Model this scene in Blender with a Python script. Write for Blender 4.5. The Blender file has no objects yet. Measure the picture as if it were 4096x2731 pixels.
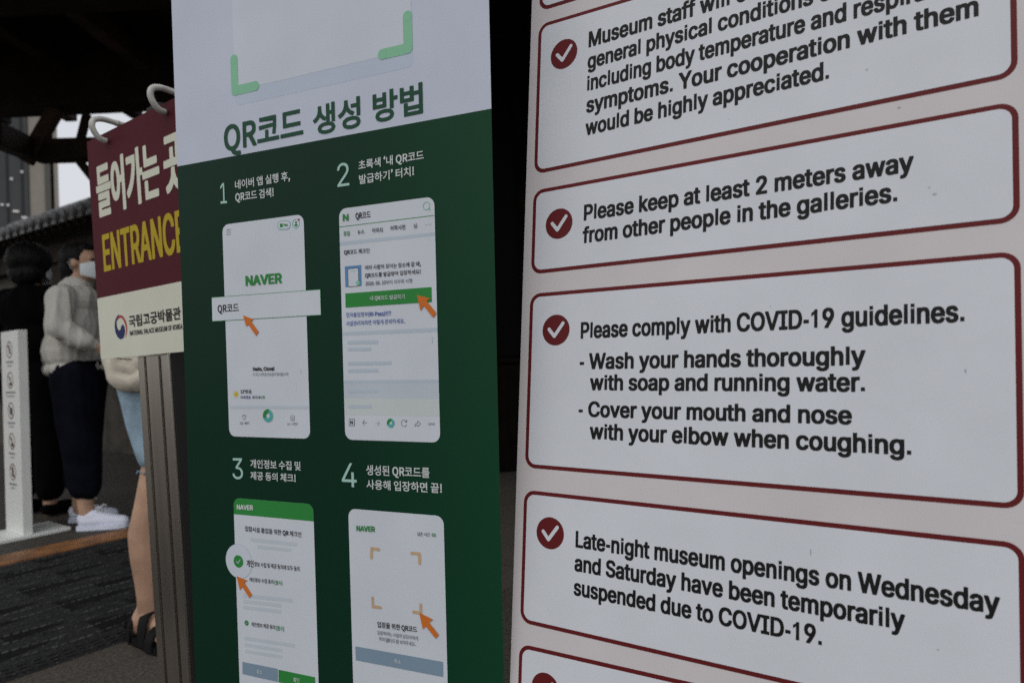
import bpy, bmesh, math, random
from math import radians as R, sin, cos, pi, sqrt
from mathutils import Vector, Matrix, noise
from mathutils.geometry import tessellate_polygon
random.seed(7)
S = bpy.context.scene
COL = S.collection

# ------------------------------------------------------------------ camera, sky, sun, exposure
UP = Vector((0.000000, 0.000000, 1.000000)); FWD = Vector((0.000000, 1.000000, 0.000000)); RIGHT = Vector((1.000000, 0.000000, 0.000000))   # camera axes: rolled 2.6 deg, tipped up 1.3 deg
cam = bpy.data.cameras.new("camera")
cam.sensor_width = 36.0; cam.lens = 24.0
cam.clip_start = 0.02; cam.clip_end = 2000
cam.dof.use_dof = True; cam.dof.focus_distance = 1.02; cam.dof.aperture_fstop = 4.8
co = bpy.data.objects.new("camera", cam); COL.objects.link(co)
co.matrix_world = Matrix.Translation((0, 0, 0.87)) @ Matrix(((0.998989, 0.044955, 0.000000), (0.001002, -0.022271, -0.999751), (-0.044943, 0.998741, -0.022293))).to_4x4()
S.camera = co
SUN_EL, SUN_AZ = R(50), R(204)          # azimuth clockwise from +Y: behind the camera, a little to its left
w = bpy.data.worlds.new("World"); S.world = w; w.use_nodes = True
nt = w.node_tree; bgn = nt.nodes["Background"]
sky = nt.nodes.new("ShaderNodeTexSky"); sky.sky_type = 'NISHITA'; sky.sun_disc = False
sky.sun_elevation = SUN_EL; sky.sun_rotation = SUN_AZ
sky.air_density = 1.0; sky.dust_density = 6.0; sky.ozone_density = 0.6; sky.altitude = 50
hs = nt.nodes.new("ShaderNodeHueSaturation"); hs.inputs['Saturation'].default_value = 0.5   # thin overcast: greyer than a clear sky
gm = nt.nodes.new("ShaderNodeGamma"); gm.inputs['Gamma'].default_value = 0.3          # cloud evens the sky out: pale everywhere
lift = nt.nodes.new("ShaderNodeMix"); lift.data_type = 'RGBA'; lift.blend_type = 'MULTIPLY'; lift.inputs[0].default_value = 1
lift.inputs[7].default_value = (10.2, 10.25, 10.4, 1)
nt.links.new(sky.outputs[0], hs.inputs['Color']); nt.links.new(hs.outputs[0], gm.inputs[0]); nt.links.new(gm.outputs[0], lift.inputs[6]); nt.links.new(lift.outputs[2], bgn.inputs[0])
bgn.inputs[1].default_value = 0.12
sl = bpy.data.lights.new("sun", 'SUN'); sl.energy = 0.5; sl.angle = R(14); sl.color = (1, 0.97, 0.93)
so = bpy.data.objects.new("sun", sl); COL.objects.link(so)
sd = Vector((sin(SUN_AZ) * cos(SUN_EL), cos(SUN_AZ) * cos(SUN_EL), sin(SUN_EL)))
so.rotation_euler = sd.to_track_quat('Z', 'Y').to_euler()
S.view_settings.view_transform = 'Standard'; S.view_settings.look = 'None'
S.view_settings.exposure = -1.22; S.view_settings.gamma = 1.0
S.render.engine = 'CYCLES'; S.cycles.max_bounces = 6; S.cycles.use_denoising = False

# ------------------------------------------------------------------ materials
MATS = {}
def mat(name, rgb, rough=0.6, spec=0.4, var=0.0, vscale=6.0, bump=0.0, bscale=60.0, metal=0.0, stretch=(1, 1, 1)):
    if name in MATS: return MATS[name]
    m = bpy.data.materials.new(name); m.use_nodes = True; MATS[name] = m
    n = m.node_tree.nodes; l = m.node_tree.links; b = n["Principled BSDF"]
    b.inputs['Base Color'].default_value = (*rgb, 1); b.inputs['Roughness'].default_value = rough
    b.inputs['Specular IOR Level'].default_value = spec; b.inputs['Metallic'].default_value = metal
    if var or bump:
        tc = n.new("ShaderNodeTexCoord"); mp = n.new("ShaderNodeMapping"); mp.inputs['Scale'].default_value = stretch
        l.new(tc.outputs['Object'], mp.inputs[0])
    if var:
        t = n.new("ShaderNodeTexNoise"); t.inputs['Scale'].default_value = vscale; t.inputs['Detail'].default_value = 6
        l.new(mp.outputs[0], t.inputs['Vector'])
        r = n.new("ShaderNodeValToRGB"); r.color_ramp.elements[0].position = .3; r.color_ramp.elements[1].position = .7
        r.color_ramp.elements[0].color = (*[c * (1 - var) for c in rgb], 1)
        r.color_ramp.elements[1].color = (*[min(1, c * (1 + var)) for c in rgb], 1)
        l.new(t.outputs[0], r.inputs[0]); l.new(r.outputs[0], b.inputs['Base Color'])
    if bump:
        t2 = n.new("ShaderNodeTexNoise"); t2.inputs['Scale'].default_value = bscale; t2.inputs['Detail'].default_value = 4
        l.new(mp.outputs[0], t2.inputs['Vector'])
        bp = n.new("ShaderNodeBump"); bp.inputs['Strength'].default_value = bump; bp.inputs['Distance'].default_value = 0.01
        l.new(t2.outputs[0], bp.inputs['Height']); l.new(bp.outputs[0], b.inputs['Normal'])
    return m
def printed(name, rgb, rough=0.45, spec=0.16):
    """printed vinyl: faint mottling and a slightly wavy sheen"""
    return mat(name, rgb, rough, spec, var=0.035, vscale=9, bump=0.05, bscale=14)
M_WHITE = printed("print_white", (.655, .685, .735))
M_PINK = printed("print_pink", (.625, .59, .60))
M_RED = printed("print_red", (.125, .013, .015))
M_INK = printed("print_ink", (.012, .012, .013))
M_HEAD = printed("print_header", (.565, .61, .725))
M_CARD = printed("print_card", (.61, .655, .73))
M_PALE = printed("print_pale_blue", (.49, .57, .65))
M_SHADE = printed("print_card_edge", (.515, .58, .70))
M_FAINT = printed("print_faint", (.535, .595, .665))
M_CREAMY = printed("print_cream_zone", (.585, .635, .645))
M_SCREEN = printed("print_screen", (.63, .67, .735))
M_MINT = printed("print_mint", (.40, .62, .56))
M_CAPTION = printed("print_caption", (.62, .66, .66))
M_BRACKET = printed("print_bracket", (.25, .55, .36))
M_TITLE = printed("print_title", (.018, .075, .042))
M_GREEN = printed("print_green", (.035, .25, .055))
M_NAVY = printed("print_navy", (.022, .042, .090))
M_ORANGE = printed("print_orange", (.62, .17, .03))
M_TAN = printed("print_tan", (.56, .40, .25))
M_GREY = printed("print_grey", (.17, .19, .21))
M_LGREY = printed("print_light_grey", (.42, .46, .50))
M_BLUE = printed("print_blue", (.05, .11, .38))
M_SKYB = printed("print_sky_blue", (.12, .26, .48))
M_STEEL = printed("print_steel", (.22, .31, .40))
M_YEL = printed("print_yellow", (.62, .47, .03))
M_TEAL = printed("print_teal", (.10, .42, .40))
M_DOT = printed("print_dot", (.30, .012, .012))
M_MAROON = printed("board_maroon", (.082, .0125, .019), rough=.6, spec=.10)
M_CREAM = printed("board_cream", (.66, .67, .565), rough=.6, spec=.15)
M_LEMON = printed("board_yellow", (.46, .34, .02), rough=.6, spec=.15)
M_EMB_R = printed("emblem_red", (.42, .02, .03)); M_EMB_B = printed("emblem_blue", (.015, .025, .10))
M_WOOD = mat("dark_timber", (.030, .019, .014), .75, .25, var=.5, vscale=5, bump=.3, bscale=30, stretch=(1, 1, .25))
M_WOODLIT = mat("lit_brown_timber", (.075, .045, .032), .7, .25, var=.4, vscale=5, bump=.3, bscale=30)  # browner copy of the timber: light on rafters and brace put into the colour
M_CEIL = mat("ceiling_boards", (.025, .014, .010), .9, .1, var=.5, vscale=3)
M_PLASTER = mat("plaster", (.13, .127, .112), .9, .1, var=.12, vscale=3)
M_STONE = mat("plinth_stone", (.085, .076, .066), .9, .15, var=.3, vscale=6, bump=.3, bscale=20)
M_TILE = mat("roof_tile", (.075, .078, .082), .7, .3, var=.45, vscale=9, bump=.2, bscale=25)
M_TILEEND = mat("lit_roof_tile_end", (.17, .172, .176), .7, .3, var=.5, vscale=14)  # paler than the tiles: light on the round ends is painted in
M_STEELM = mat("brushed_steel", (.52, .47, .41), .34, .5, var=.12, vscale=3, metal=1.0, stretch=(14, 14, .5))
M_STEELD = mat("dark_seam_and_shade", (.02, .018, .017), .6, .3)
M_EDGE_GLINT = mat("steel_edge_glint", (.62, .60, .57), .25, .5, metal=1.0)  # brighter steel for the painted edge highlights
M_WPAINT = mat("white_painted_metal", (.74, .76, .73), .45, .4, var=.05, vscale=4)
M_PLASTIC = mat("old_white_plastic", (.50, .49, .45), .4, .5, var=.25, vscale=40)
M_SKIN = mat("skin", (.46, .285, .195), .5, .35, var=.20, vscale=11, bump=.04, bscale=120)
M_HAIR = mat("black_hair", (.0045, .004, .0037), .55, .18, var=.4, vscale=60, bump=.6, bscale=160, stretch=(1, 1, .15))
M_SHIRT = mat("pale_shirt", (.50, .485, .445), .85, .1, var=.06, vscale=7, bump=.03, bscale=90)
M_NAVYC = mat("dark_navy_cloth", (.0050, .0055, .010), .95, .05, var=.3, vscale=12, bump=.2, bscale=200)
M_BLACKC = mat("black_cloth", (.0035, .0035, .004), .95, .04, var=.3, vscale=12, bump=.2, bscale=200)
M_DENIM = mat("light_denim", (.28, .385, .47), .9, .1, var=.22, vscale=18, bump=.25, bscale=300)
M_CANVAS = mat("beige_canvas", (.58, .53, .445), .9, .1, var=.08, vscale=10, bump=.06, bscale=160)
M_MASK = mat("mask_white", (.66, .70, .72), .8, .2, var=.04, vscale=10)
M_SNEAK = mat("white_sneaker", (.68, .72, .84), .55, .3, var=.06, vscale=14)
M_RUBBER = mat("black_rubber", (.006, .006, .006), .7, .15, var=.3, vscale=30)
M_NAIL = mat("nail_polish", (.10, .34, .30), .2, .6)
M_EYE = mat("eye_dark", (.02, .015, .012), .2, .6)
M_CORD = mat("dark_cord", (.03, .027, .025), .8, .2)

# ------------------------------------------------------------------ object helpers
def link(name, me, parent=None, mats=()):
    o = bpy.data.objects.new(name, me); COL.objects.link(o)
    for m in mats: me.materials.append(m)
    if parent is not None: o.parent = parent
    return o
def tag(o, label, cat, group=None, kind=None):
    o["label"] = label; o["category"] = cat
    if group: o["group"] = group
    if kind: o["kind"] = kind
    return o
def thing(name, label, cat, loc=(0, 0, 0), rotz=0.0, group=None):
    o = bpy.data.objects.new(name, None); COL.objects.link(o); o.empty_display_size = .1
    o.location = loc; o.rotation_euler = (0, 0, rotz)
    return tag(o, label, cat, group)
class MB:
    """collects faces, each with its material, into ONE mesh"""
    def __init__(self): self.v = []; self.f = []; self.m = []; self.mats = []; self.smooth = []
    def mi(self, m):
        if m not in self.mats: self.mats.append(m)
        return self.mats.index(m)
    def add(self, vs, fs, m, smooth=False):
        b = len(self.v); self.v += [tuple(p) for p in vs]; k = self.mi(m)
        for f in fs: self.f.append([b + i for i in f]); self.m.append(k); self.smooth.append(smooth)
    def box(self, c, d, m, X=(1, 0, 0), Y=(0, 1, 0), Z=(0, 0, 1), bev=0.0):
        X, Y, Z, c = Vector(X), Vector(Y), Vector(Z), Vector(c)
        if bev <= 0:
            vs = [c + X * (sx * d[0] / 2) + Y * (sy * d[1] / 2) + Z * (sz * d[2] / 2) for sx in (-1, 1) for sy in (-1, 1) for sz in (-1, 1)]
            self.add(vs, [(0, 1, 3, 2), (4, 6, 7, 5), (0, 4, 5, 1), (2, 3, 7, 6), (0, 2, 6, 4), (1, 5, 7, 3)], m); return
        bm = bmesh.new(); bmesh.ops.create_cube(bm, size=1)
        for v in bm.verts: v.co = Vector((v.co.x * d[0], v.co.y * d[1], v.co.z * d[2]))
        bmesh.ops.bevel(bm, geom=bm.edges[:], offset=bev, segments=2, affect='EDGES', profile=.5)
        bm.verts.index_update()
        self.add([c + X * v.co.x + Y * v.co.y + Z * v.co.z for v in bm.verts], [[v.index for v in f.verts] for f in bm.faces], m); bm.free()
    def bar(self, p, q, wd, ht, m, up=(0, 0, 1), bev=0.004):
        p, q = Vector(p), Vector(q); Y = (q - p); L = Y.length; Y.normalize()
        X = Y.cross(Vector(up)).normalized(); Z = X.cross(Y)
        self.box((p + q) / 2, (wd, L, ht), m, X, Y, Z, bev)
    def tube(self, pts, r, m, n=10, closed=False, cap=True):
        pts = [Vector(p) for p in pts]; N = len(pts); rings = []
        rr = r if isinstance(r, (list, tuple)) else [r] * N
        prev = None
        for i, p in enumerate(pts):
            a = pts[(i - 1) % N] if (closed or i > 0) else p; b = pts[(i + 1) % N] if (closed or i < N - 1) else p
            t = (b - a).normalized()
            u = prev - t * prev.dot(t) if prev is not None else t.orthogonal()
            if u.length < 1e-6: u = t.orthogonal()
            u.normalize(); prev = u; v = t.cross(u)
            rings.append([p + (u * cos(2 * pi * k / n) + v * sin(2 * pi * k / n)) * rr[i] for k in range(n)])
        vs = [q for g in rings for q in g]; fs = []
        for i in range(N if closed else N - 1):
            j = (i + 1) % N
            for k in range(n): fs.append((i * n + k, i * n + (k + 1) % n, j * n + (k + 1) % n, j * n + k))
        if cap and not closed: fs += [tuple(range(n))[::-1], tuple((N - 1) * n + k for k in range(n))]
        self.add(vs, fs, m, True)
    def prism(self, poly, m, z0, z1, X=(1, 0, 0), Y=(0, 1, 0), Z=(0, 0, 1), o=(0, 0, 0)):
        X, Y, Z, o = Vector(X), Vector(Y), Vector(Z), Vector(o); n = len(poly)
        vs = [o + X * p[0] + Y * p[1] + Z * z for z in (z0, z1) for p in poly]
        fs = [tuple(range(n))[::-1], tuple(n + k for k in range(n))] + [(k, (k + 1) % n, n + (k + 1) % n, n + k) for k in range(n)]
        self.add(vs, fs, m)
    def ball(self, c, r, m, X=(1, 0, 0), Y=(0, 1, 0), Z=(0, 0, 1), nu=16, nv=10):
        c = Vector(c); X, Y, Z = Vector(X), Vector(Y), Vector(Z); vs = []; fs = []
        if not isinstance(r, (tuple, list)): r = (r, r, r)
        for j in range(nv + 1):
            a = pi * j / nv
            for i in range(nu):
                b = 2 * pi * i / nu
                vs.append(c + X * (r[0] * sin(a) * cos(b)) + Y * (r[1] * sin(a) * sin(b)) + Z * (r[2] * cos(a)))
        for j in range(nv):
            for i in range(nu): fs.append((j * nu + i, (j + 1) * nu + i, (j + 1) * nu + (i + 1) % nu, j * nu + (i + 1) % nu))
        self.add(vs, fs, m, True)
    def mesh(self, name):
        me = bpy.data.meshes.new(name); me.from_pydata(self.v, [], self.f)
        for m in self.mats: me.materials.append(m)
        for i, p in enumerate(me.polygons): p.material_index = self.m[i]; p.use_smooth = self.smooth[i]
        me.update(); return me
    def build(self, name, parent=None):
        o = bpy.data.objects.new(name, self.mesh(name)); COL.objects.link(o)
        if parent is not None: o.parent = parent
        return o

# ------------------------------------------------------------------ lettering: glyph outlines, two characters per coordinate
HADV = 920
def hangul(ch): return '\uac00' <= ch <= '\ud7a3'
GLYPHS = {
 'H': {
  ' ': [224],
  '가': [920,[636,-105,616,-96,610,-78,611,836,620,850,640,856,769,856,788,849,796,832,797,496,804,490,909,489,933,482,941,465,940,383,933,369,917,363,804,361,797,355,796,-74,792,-94,780,-103,761,-106],[54,74,8,137,5,160,10,179,116,245,179,295,207,320,270,390,328,488,359,574,368,625,358,631,93,631,61,634,50,643,46,656,46,734,50,747,65,757,93,760,519,760,554,752,562,742,563,715,551,582,520,465,461,344,386,246,276,148,144,69,97,66,65,68]],
  '곳': [920,[59,-17,61,7,69,16,151,37,214,60,286,104,323,139,349,182,365,280,378,290,405,294,511,294,538,288,548,272,549,233,561,182,589,137,628,101,694,61,761,36,835,19,847,12,851,3,851,-28,820,-91,804,-101,768,-103,733,-102,675,-90,597,-64,534,-33,456,25,374,-34,319,-61,241,-88,175,-102,116,-102,93,-95,63,-36],[3,319,0,409,4,421,15,429,42,433,331,435,334,444,335,593,343,607,358,614,483,615,503,612,515,605,520,589,522,436,677,436,624,447,612,454,607,464,627,636,628,679,624,686,116,689,100,698,95,714,95,792,106,807,143,813,768,813,800,809,811,800,814,643,810,569,793,460,789,448,777,436,886,433,910,425,917,409,917,335,914,319,905,311,870,306,46,306,15,310]],
  '는': [920,[104,220,114,232,138,237,255,237,282,229,289,212,289,52,294,43,794,42,821,36,831,21,831,-65,825,-77,805,-84,122,-83,106,-73,102,-61],[-2,294,-1,380,9,391,28,396,876,396,907,392,917,384,920,372,919,286,907,274,888,269,36,269,9,275,1,283],[110,806,122,819,149,823,259,823,288,814,294,798,294,595,298,587,786,585,813,580,826,564,826,478,817,464,802,459,165,458,126,461,114,468,108,482]],
  '들': [920,[103,-84,99,-68,99,154,103,170,111,177,146,182,619,183,627,185,629,193,627,205,619,208,119,210,103,218,98,232,98,311,107,326,146,333,767,333,795,331,810,320,813,92,811,76,803,67,767,61,295,61,285,57,284,37,287,30,295,29,818,27,834,20,840,6,841,-72,830,-91,795,-96,146,-96,119,-94],[-1,377,0,463,10,473,29,479,877,479,908,474,916,467,920,455,919,369,908,357,889,352,37,352,10,357,2,365],[109,510,107,803,111,814,123,823,158,827,771,827,799,823,812,811,813,721,806,709,791,702,303,700,295,698,293,689,293,627,299,619,775,619,806,615,819,604,821,576,821,514,815,502,806,496,771,492,150,492,119,498]],
  '어': [920,[838,-100,811,-108,697,-108,674,-104,662,-92,660,373,655,385,572,385,565,381,555,314,535,252,500,189,447,137,389,108,291,96,194,108,131,140,82,189,44,260,22,338,15,427,20,529,49,635,81,693,131,743,190,774,256,785,326,785,397,772,445,748,498,696,534,635,554,576,566,513,655,512,660,521,663,842,678,853,705,857,815,856,841,845,846,822,846,-76,845,-92],[291,237,326,260,348,287,366,326,382,388,385,443,378,510,368,552,354,584,322,628,291,646,259,627,235,595,220,564,202,498,198,443,202,385,220,318,237,285,260,256]],
 },
 'K': {
  ' ': [224],
  '!': [323,[117,-32,92,-14,74,17,70,68,76,103,94,129,121,146,195,148,227,130,248,95,253,48,244,5,223,-21,195,-35,148,-38],[121,195,107,204,104,220,90,759,96,771,109,775,215,775,229,767,233,743,219,212,203,196]],
  '(': [338,[243,-221,220,-217,203,-193,136,-61,108,18,83,119,67,295,71,424,108,603,139,689,207,822,220,839,243,843,309,818,320,791,317,771,250,627,228,557,197,381,198,236,223,80,250,-6,320,-162,313,-193]],
  ')': [338,[95,-221,25,-195,17,-162,88,-6,115,84,141,232,141,385,110,557,88,627,19,771,17,791,29,818,99,843,123,836,162,768,230,603,267,420,272,299,255,119,230,18,155,-158,123,-214]],
  ',': [278,[59,-212,30,-156,30,-121,87,-78,117,-31,75,-8,59,12,49,51,53,98,71,128,99,145,138,152,184,147,224,117,244,66,244,-27,229,-82,200,-133,145,-185,95,-212]],
  '-': [347,[22,232,21,322,33,339,302,341,325,330,327,240,314,221,45,220]],
  '.': [278,[91,-30,66,-10,51,21,48,72,56,107,72,130,103,148,173,148,208,127,226,95,231,48,222,5,204,-18,173,-35,122,-38]],
  '0': [555,[271,-38,186,-22,135,8,88,64,54,138,33,232,25,392,32,501,50,583,89,673,135,726,189,757,287,771,353,762,377,752,420,727,467,673,503,595,521,513,532,365,525,247,513,185,502,138,467,62,420,7,369,-23],[279,90,326,113,356,158,375,212,387,279,391,368,387,458,358,576,326,622,279,645,256,640,230,622,200,579,171,470,165,368,171,267,200,158,228,115,256,95]],
  '1': [555,[75,-24,63,-1,69,96,219,103,225,112,224,592,102,602,95,620,97,694,110,707,188,727,259,757,356,756,365,749,369,729,369,108,376,102,509,97,516,77,514,-13,489,-25]],
  '2': [555,[27,-22,19,-1,21,73,197,245,274,339,322,417,344,475,352,530,343,576,328,604,302,628,277,639,242,644,207,636,160,609,113,566,86,563,68,569,20,616,18,659,47,690,105,734,191,767,300,768,382,745,437,705,467,663,486,616,496,534,487,448,458,366,414,288,266,108,523,101,531,81,528,-17,504,-25]],
  '3': [555,[239,-38,149,-24,71,12,10,64,5,103,48,161,67,171,98,168,168,114,235,92,282,93,313,103,360,142,376,177,377,212,363,251,343,275,289,304,164,322,155,329,152,349,157,435,262,454,313,478,349,529,351,576,320,622,285,640,254,645,192,627,125,580,90,578,37,634,31,661,44,689,129,745,203,768,278,771,344,763,422,728,466,685,490,638,500,572,494,501,463,435,417,388,475,341,502,302,519,255,524,181,516,122,501,87,489,62,450,19,403,-11,344,-31]],
  '6': [555,[281,-38,219,-28,154,5,105,56,66,126,39,224,31,326,40,490,73,603,116,677,171,728,246,763,371,770,441,750,496,716,521,689,520,650,474,599,457,591,426,594,386,626,340,643,301,639,262,621,223,583,198,536,177,447,258,476,305,481,383,473,441,449,480,416,513,365,531,306,536,193,529,142,509,87,468,29,426,-6,375,-29],[301,87,340,101,367,127,391,178,398,228,388,286,369,322,340,347,293,359,262,353,223,331,190,302,174,275,192,189,215,141,247,107]],
  '?': [474,[174,-31,149,-10,133,21,130,68,139,107,155,130,182,147,257,148,288,130,309,95,314,48,305,5,284,-21,253,-36,206,-38],[167,196,152,216,157,318,186,387,292,536,302,595,271,642,221,659,171,644,116,601,81,598,24,646,20,685,74,740,139,774,225,788,303,781,350,764,381,743,422,697,440,650,447,595,434,509,398,439,315,329,290,275,280,201,260,195]],
  'I': [293,[92,-25,79,-17,76,3,76,741,82,753,96,758,201,758,215,749,219,733,218,-9,201,-25]],
  'K': [646,[84,-22,76,3,80,751,96,758,190,758,215,749,219,460,225,450,479,753,506,758,623,753,630,729,624,706,416,452,662,26,662,-17,639,-25,518,-20,315,325,220,214,215,-17,193,-25]],
  'N': [723,[84,-22,76,3,80,751,96,758,193,758,220,749,506,258,510,745,529,758,639,755,648,729,645,-17,611,-25,522,-25,503,-17,217,477,212,-13,193,-25]],
  'P': [633,[84,-22,76,3,79,749,104,758,397,754,467,738,525,710,572,664,601,600,608,491,600,432,574,374,529,324,467,290,400,272,221,264,217,-13,197,-25],[221,395,350,397,389,407,424,426,447,453,462,491,461,546,443,584,420,606,381,622,287,632,221,629]],
  'Q': [742,[709,-195,631,-209,529,-205,459,-186,413,-162,360,-119,303,-34,229,-11,162,30,109,88,68,162,41,256,33,381,43,490,71,580,131,674,189,724,268,759,373,772,479,758,557,721,611,674,668,588,698,494,710,381,701,256,678,174,636,92,584,34,518,-10,478,-25,518,-58,568,-76,701,-75,725,-154,723,-181],[369,92,416,99,459,121,506,167,539,233,556,295,562,369,556,440,540,498,506,565,459,609,416,630,373,637,326,630,283,609,236,565,203,502,186,440,180,369,190,280,205,225,234,170,280,123,326,99]],
  'R': [635,[84,-22,76,3,79,749,100,758,397,755,475,740,529,713,574,671,602,612,612,534,607,467,590,413,563,370,529,338,469,299,627,26,627,-17,604,-25,482,-21,307,280,232,284,219,276,217,-13,197,-25],[221,413,354,415,397,426,427,444,451,471,464,506,464,549,449,585,420,610,361,628,221,629]],
  'a': [563,[120,-20,85,3,63,29,39,83,38,185,45,216,68,255,117,298,179,328,269,353,355,366,362,376,347,415,331,435,280,453,214,440,136,401,101,401,59,466,60,505,120,542,198,571,280,583,370,575,421,553,461,517,488,470,503,415,509,341,506,-14,487,-25,398,-25,386,-18,374,9,308,-24,257,-36,167,-35],[186,115,214,94,253,89,296,102,343,132,365,154,362,249,269,230,214,204,178,161,176,138]],
  's': [468,[144,-28,70,0,11,42,10,83,50,139,66,147,93,146,167,101,238,85,292,103,309,122,315,146,281,186,128,254,67,302,45,341,39,372,43,458,67,509,129,560,191,578,296,580,367,560,429,524,441,505,436,470,386,415,355,416,300,447,249,459,195,439,178,404,206,372,363,304,425,254,452,193,457,142,451,91,433,50,409,21,355,-17,308,-32,253,-38]],
  '°': [370,[130,461,69,494,39,533,20,604,26,682,59,740,98,771,153,788,231,787,294,757,331,713,350,643,344,565,313,507,270,472,204,455],[184,559,223,578,242,619,227,662,188,687,147,666,129,623,146,580]],
  '·': [1000,[451,255,406,280,381,316,369,366,375,429,399,472,432,497,483,511,541,508,588,484,617,448,631,394,626,331,601,288,568,263,518,249]],
  '‘': [270,[117,544,78,569,56,607,50,657,56,724,75,771,117,826,179,870,214,871,244,829,244,794,195,752,175,724,214,707,238,681,247,646,244,595,226,564,199,546,164,540]],
  '’': [270,[81,538,53,579,53,614,101,655,122,685,84,700,61,724,50,759,52,810,68,841,94,860,132,869,175,865,213,845,239,806,247,755,241,685,210,618,179,581,121,540]],
 },
 'b': {
  ' ': [268],
  '!': [280,[58,-12,38,16,32,43,34,90,42,109,54,126,81,145,108,152,175,152,206,142,233,117,247,82,245,27,238,8,226,-8,198,-28,163,-36,97,-33,73,-24],[73,202,58,211,53,227,49,738,58,752,73,757,214,755,227,746,232,727,224,219,214,205,198,201]],
  ',': [268,[21,-195,12,-180,12,-153,50,94,58,121,68,129,87,132,205,132,228,126,237,109,236,78,161,-188,150,-197,130,-200,45,-200]],
  '-': [340,[40,190,300,190,300,334,40,334]],
  '.': [278,[60,0,222,0,222,156,60,156]],
  '1': [540,[208,0,366,0,366,727,243,727,180,640,70,585,70,458,150,490,215,540]],
  '2': [647,[60,-25,52,-17,49,-5,49,77,55,92,360,421,400,479,409,503,414,530,404,569,383,596,352,617,316,625,281,613,248,585,233,557,224,506,215,493,188,488,66,490,59,495,52,506,52,553,62,604,78,643,106,684,142,717,184,742,231,758,285,766,367,765,426,755,469,737,504,715,531,689,555,659,571,628,584,585,588,542,586,499,580,460,555,401,512,339,449,265,309,116,320,111,559,111,586,108,595,100,599,89,600,-1,596,-17,586,-26,563,-29,90,-29]],
  '9': [647,[160,-26,152,-20,146,-9,146,10,150,26,298,245,230,255,171,274,121,309,89,346,62,401,50,456,49,538,61,600,82,646,117,692,152,722,195,745,238,759,289,766,367,766,429,754,476,733,515,706,553,663,578,616,593,565,599,503,596,444,580,381,551,319,512,253,325,-21,316,-26,296,-29,183,-29],[324,380,359,391,391,417,415,456,424,503,414,549,393,585,362,612,324,626,289,614,253,585,233,549,223,503,232,456,253,421,285,393]],
  'C': [729,[271,-28,205,-4,150,31,95,87,57,149,33,212,17,301,15,407,26,489,47,555,82,622,132,680,177,715,236,745,298,761,369,767,462,762,517,748,564,729,603,704,643,669,678,622,701,575,717,516,715,481,705,471,689,468,556,470,542,481,529,520,510,551,485,579,455,599,420,614,384,620,349,615,316,602,275,575,243,540,220,501,204,458,194,407,191,352,198,294,216,235,242,188,279,149,332,118,377,107,404,110,431,117,481,145,498,161,519,188,543,247,560,258,677,259,705,256,712,250,718,239,714,192,690,126,660,79,615,32,560,-3,505,-25,435,-38,337,-39]],
  'D': [718,[53,-24,45,-13,44,3,44,729,49,748,61,755,85,757,338,757,405,753,483,735,522,718,561,695,608,654,648,600,682,522,698,448,702,331,692,245,671,174,632,104,588,55,542,21,503,2,436,-19,354,-29,81,-29],[225,112,331,114,378,124,413,138,444,159,472,186,493,217,511,260,523,311,527,378,521,428,507,479,489,518,463,553,428,582,385,602,319,615,229,615,221,610,221,124]],
  'H': [739,[53,-24,45,-13,44,3,44,729,49,748,57,754,73,757,182,757,206,754,217,745,221,729,221,456,225,444,506,443,514,445,517,452,517,729,521,745,534,755,553,757,663,757,686,752,694,741,696,725,696,-1,690,-21,682,-26,667,-29,557,-29,534,-27,521,-17,517,-1,517,288,514,300,233,301,224,299,221,292,221,-1,217,-17,206,-26,186,-29,77,-29]],
  'I': [429,[13,-25,5,-17,2,-5,2,85,8,102,27,111,117,111,126,120,126,604,124,612,117,615,31,615,16,618,8,624,2,643,2,733,5,745,16,754,39,757,387,757,414,754,425,745,428,733,428,639,422,624,414,618,399,615,313,615,304,608,304,124,305,116,310,112,402,111,422,102,428,81,428,-5,425,-17,414,-26,391,-29,43,-29]],
  'L': [562,[545,-26,518,-29,81,-29,57,-26,45,-13,44,737,53,752,69,757,198,756,214,749,220,733,222,116,229,111,518,111,545,108,557,96,559,69,559,-9,553,-21]],
  'M': [898,[50,-21,44,-9,44,10,44,729,50,749,57,754,77,757,221,757,245,754,256,746,444,269,448,262,452,262,643,749,659,756,690,757,823,757,838,755,848,749,854,737,855,717,855,-1,848,-21,838,-27,823,-29,713,-29,694,-27,681,-17,678,-1,678,323,674,343,526,-21,514,-27,495,-29,401,-29,376,-25,365,-13,221,344,217,331,215,-13,205,-25,182,-29,73,-29]],
  'O': [762,[271,-28,205,-4,140,40,91,92,55,153,28,231,16,317,15,407,28,497,56,575,91,633,134,682,185,720,236,745,302,762,392,767,466,761,541,739,607,700,660,649,701,587,729,516,738,477,746,415,747,317,734,231,705,149,670,90,630,46,572,3,505,-25,435,-38,337,-39],[380,107,416,113,455,129,489,153,518,184,541,223,554,255,564,294,571,352,569,407,559,458,541,505,523,536,497,567,461,594,427,610,384,620,345,614,310,599,275,575,248,546,224,508,208,469,198,430,191,368,194,317,204,270,219,227,242,188,267,159,302,133,337,116]],
  'P': [635,[53,-24,45,-13,44,-1,44,725,47,745,57,754,77,757,362,757,444,747,487,734,514,720,549,695,585,655,608,611,622,565,627,522,624,440,612,393,590,346,565,313,536,288,503,267,463,251,385,237,224,233,221,225,221,-1,217,-17,206,-26,186,-29,77,-29],[225,378,350,379,389,392,417,413,440,452,448,503,437,549,426,569,409,587,378,606,342,614,233,616,222,612,221,389]],
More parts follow.
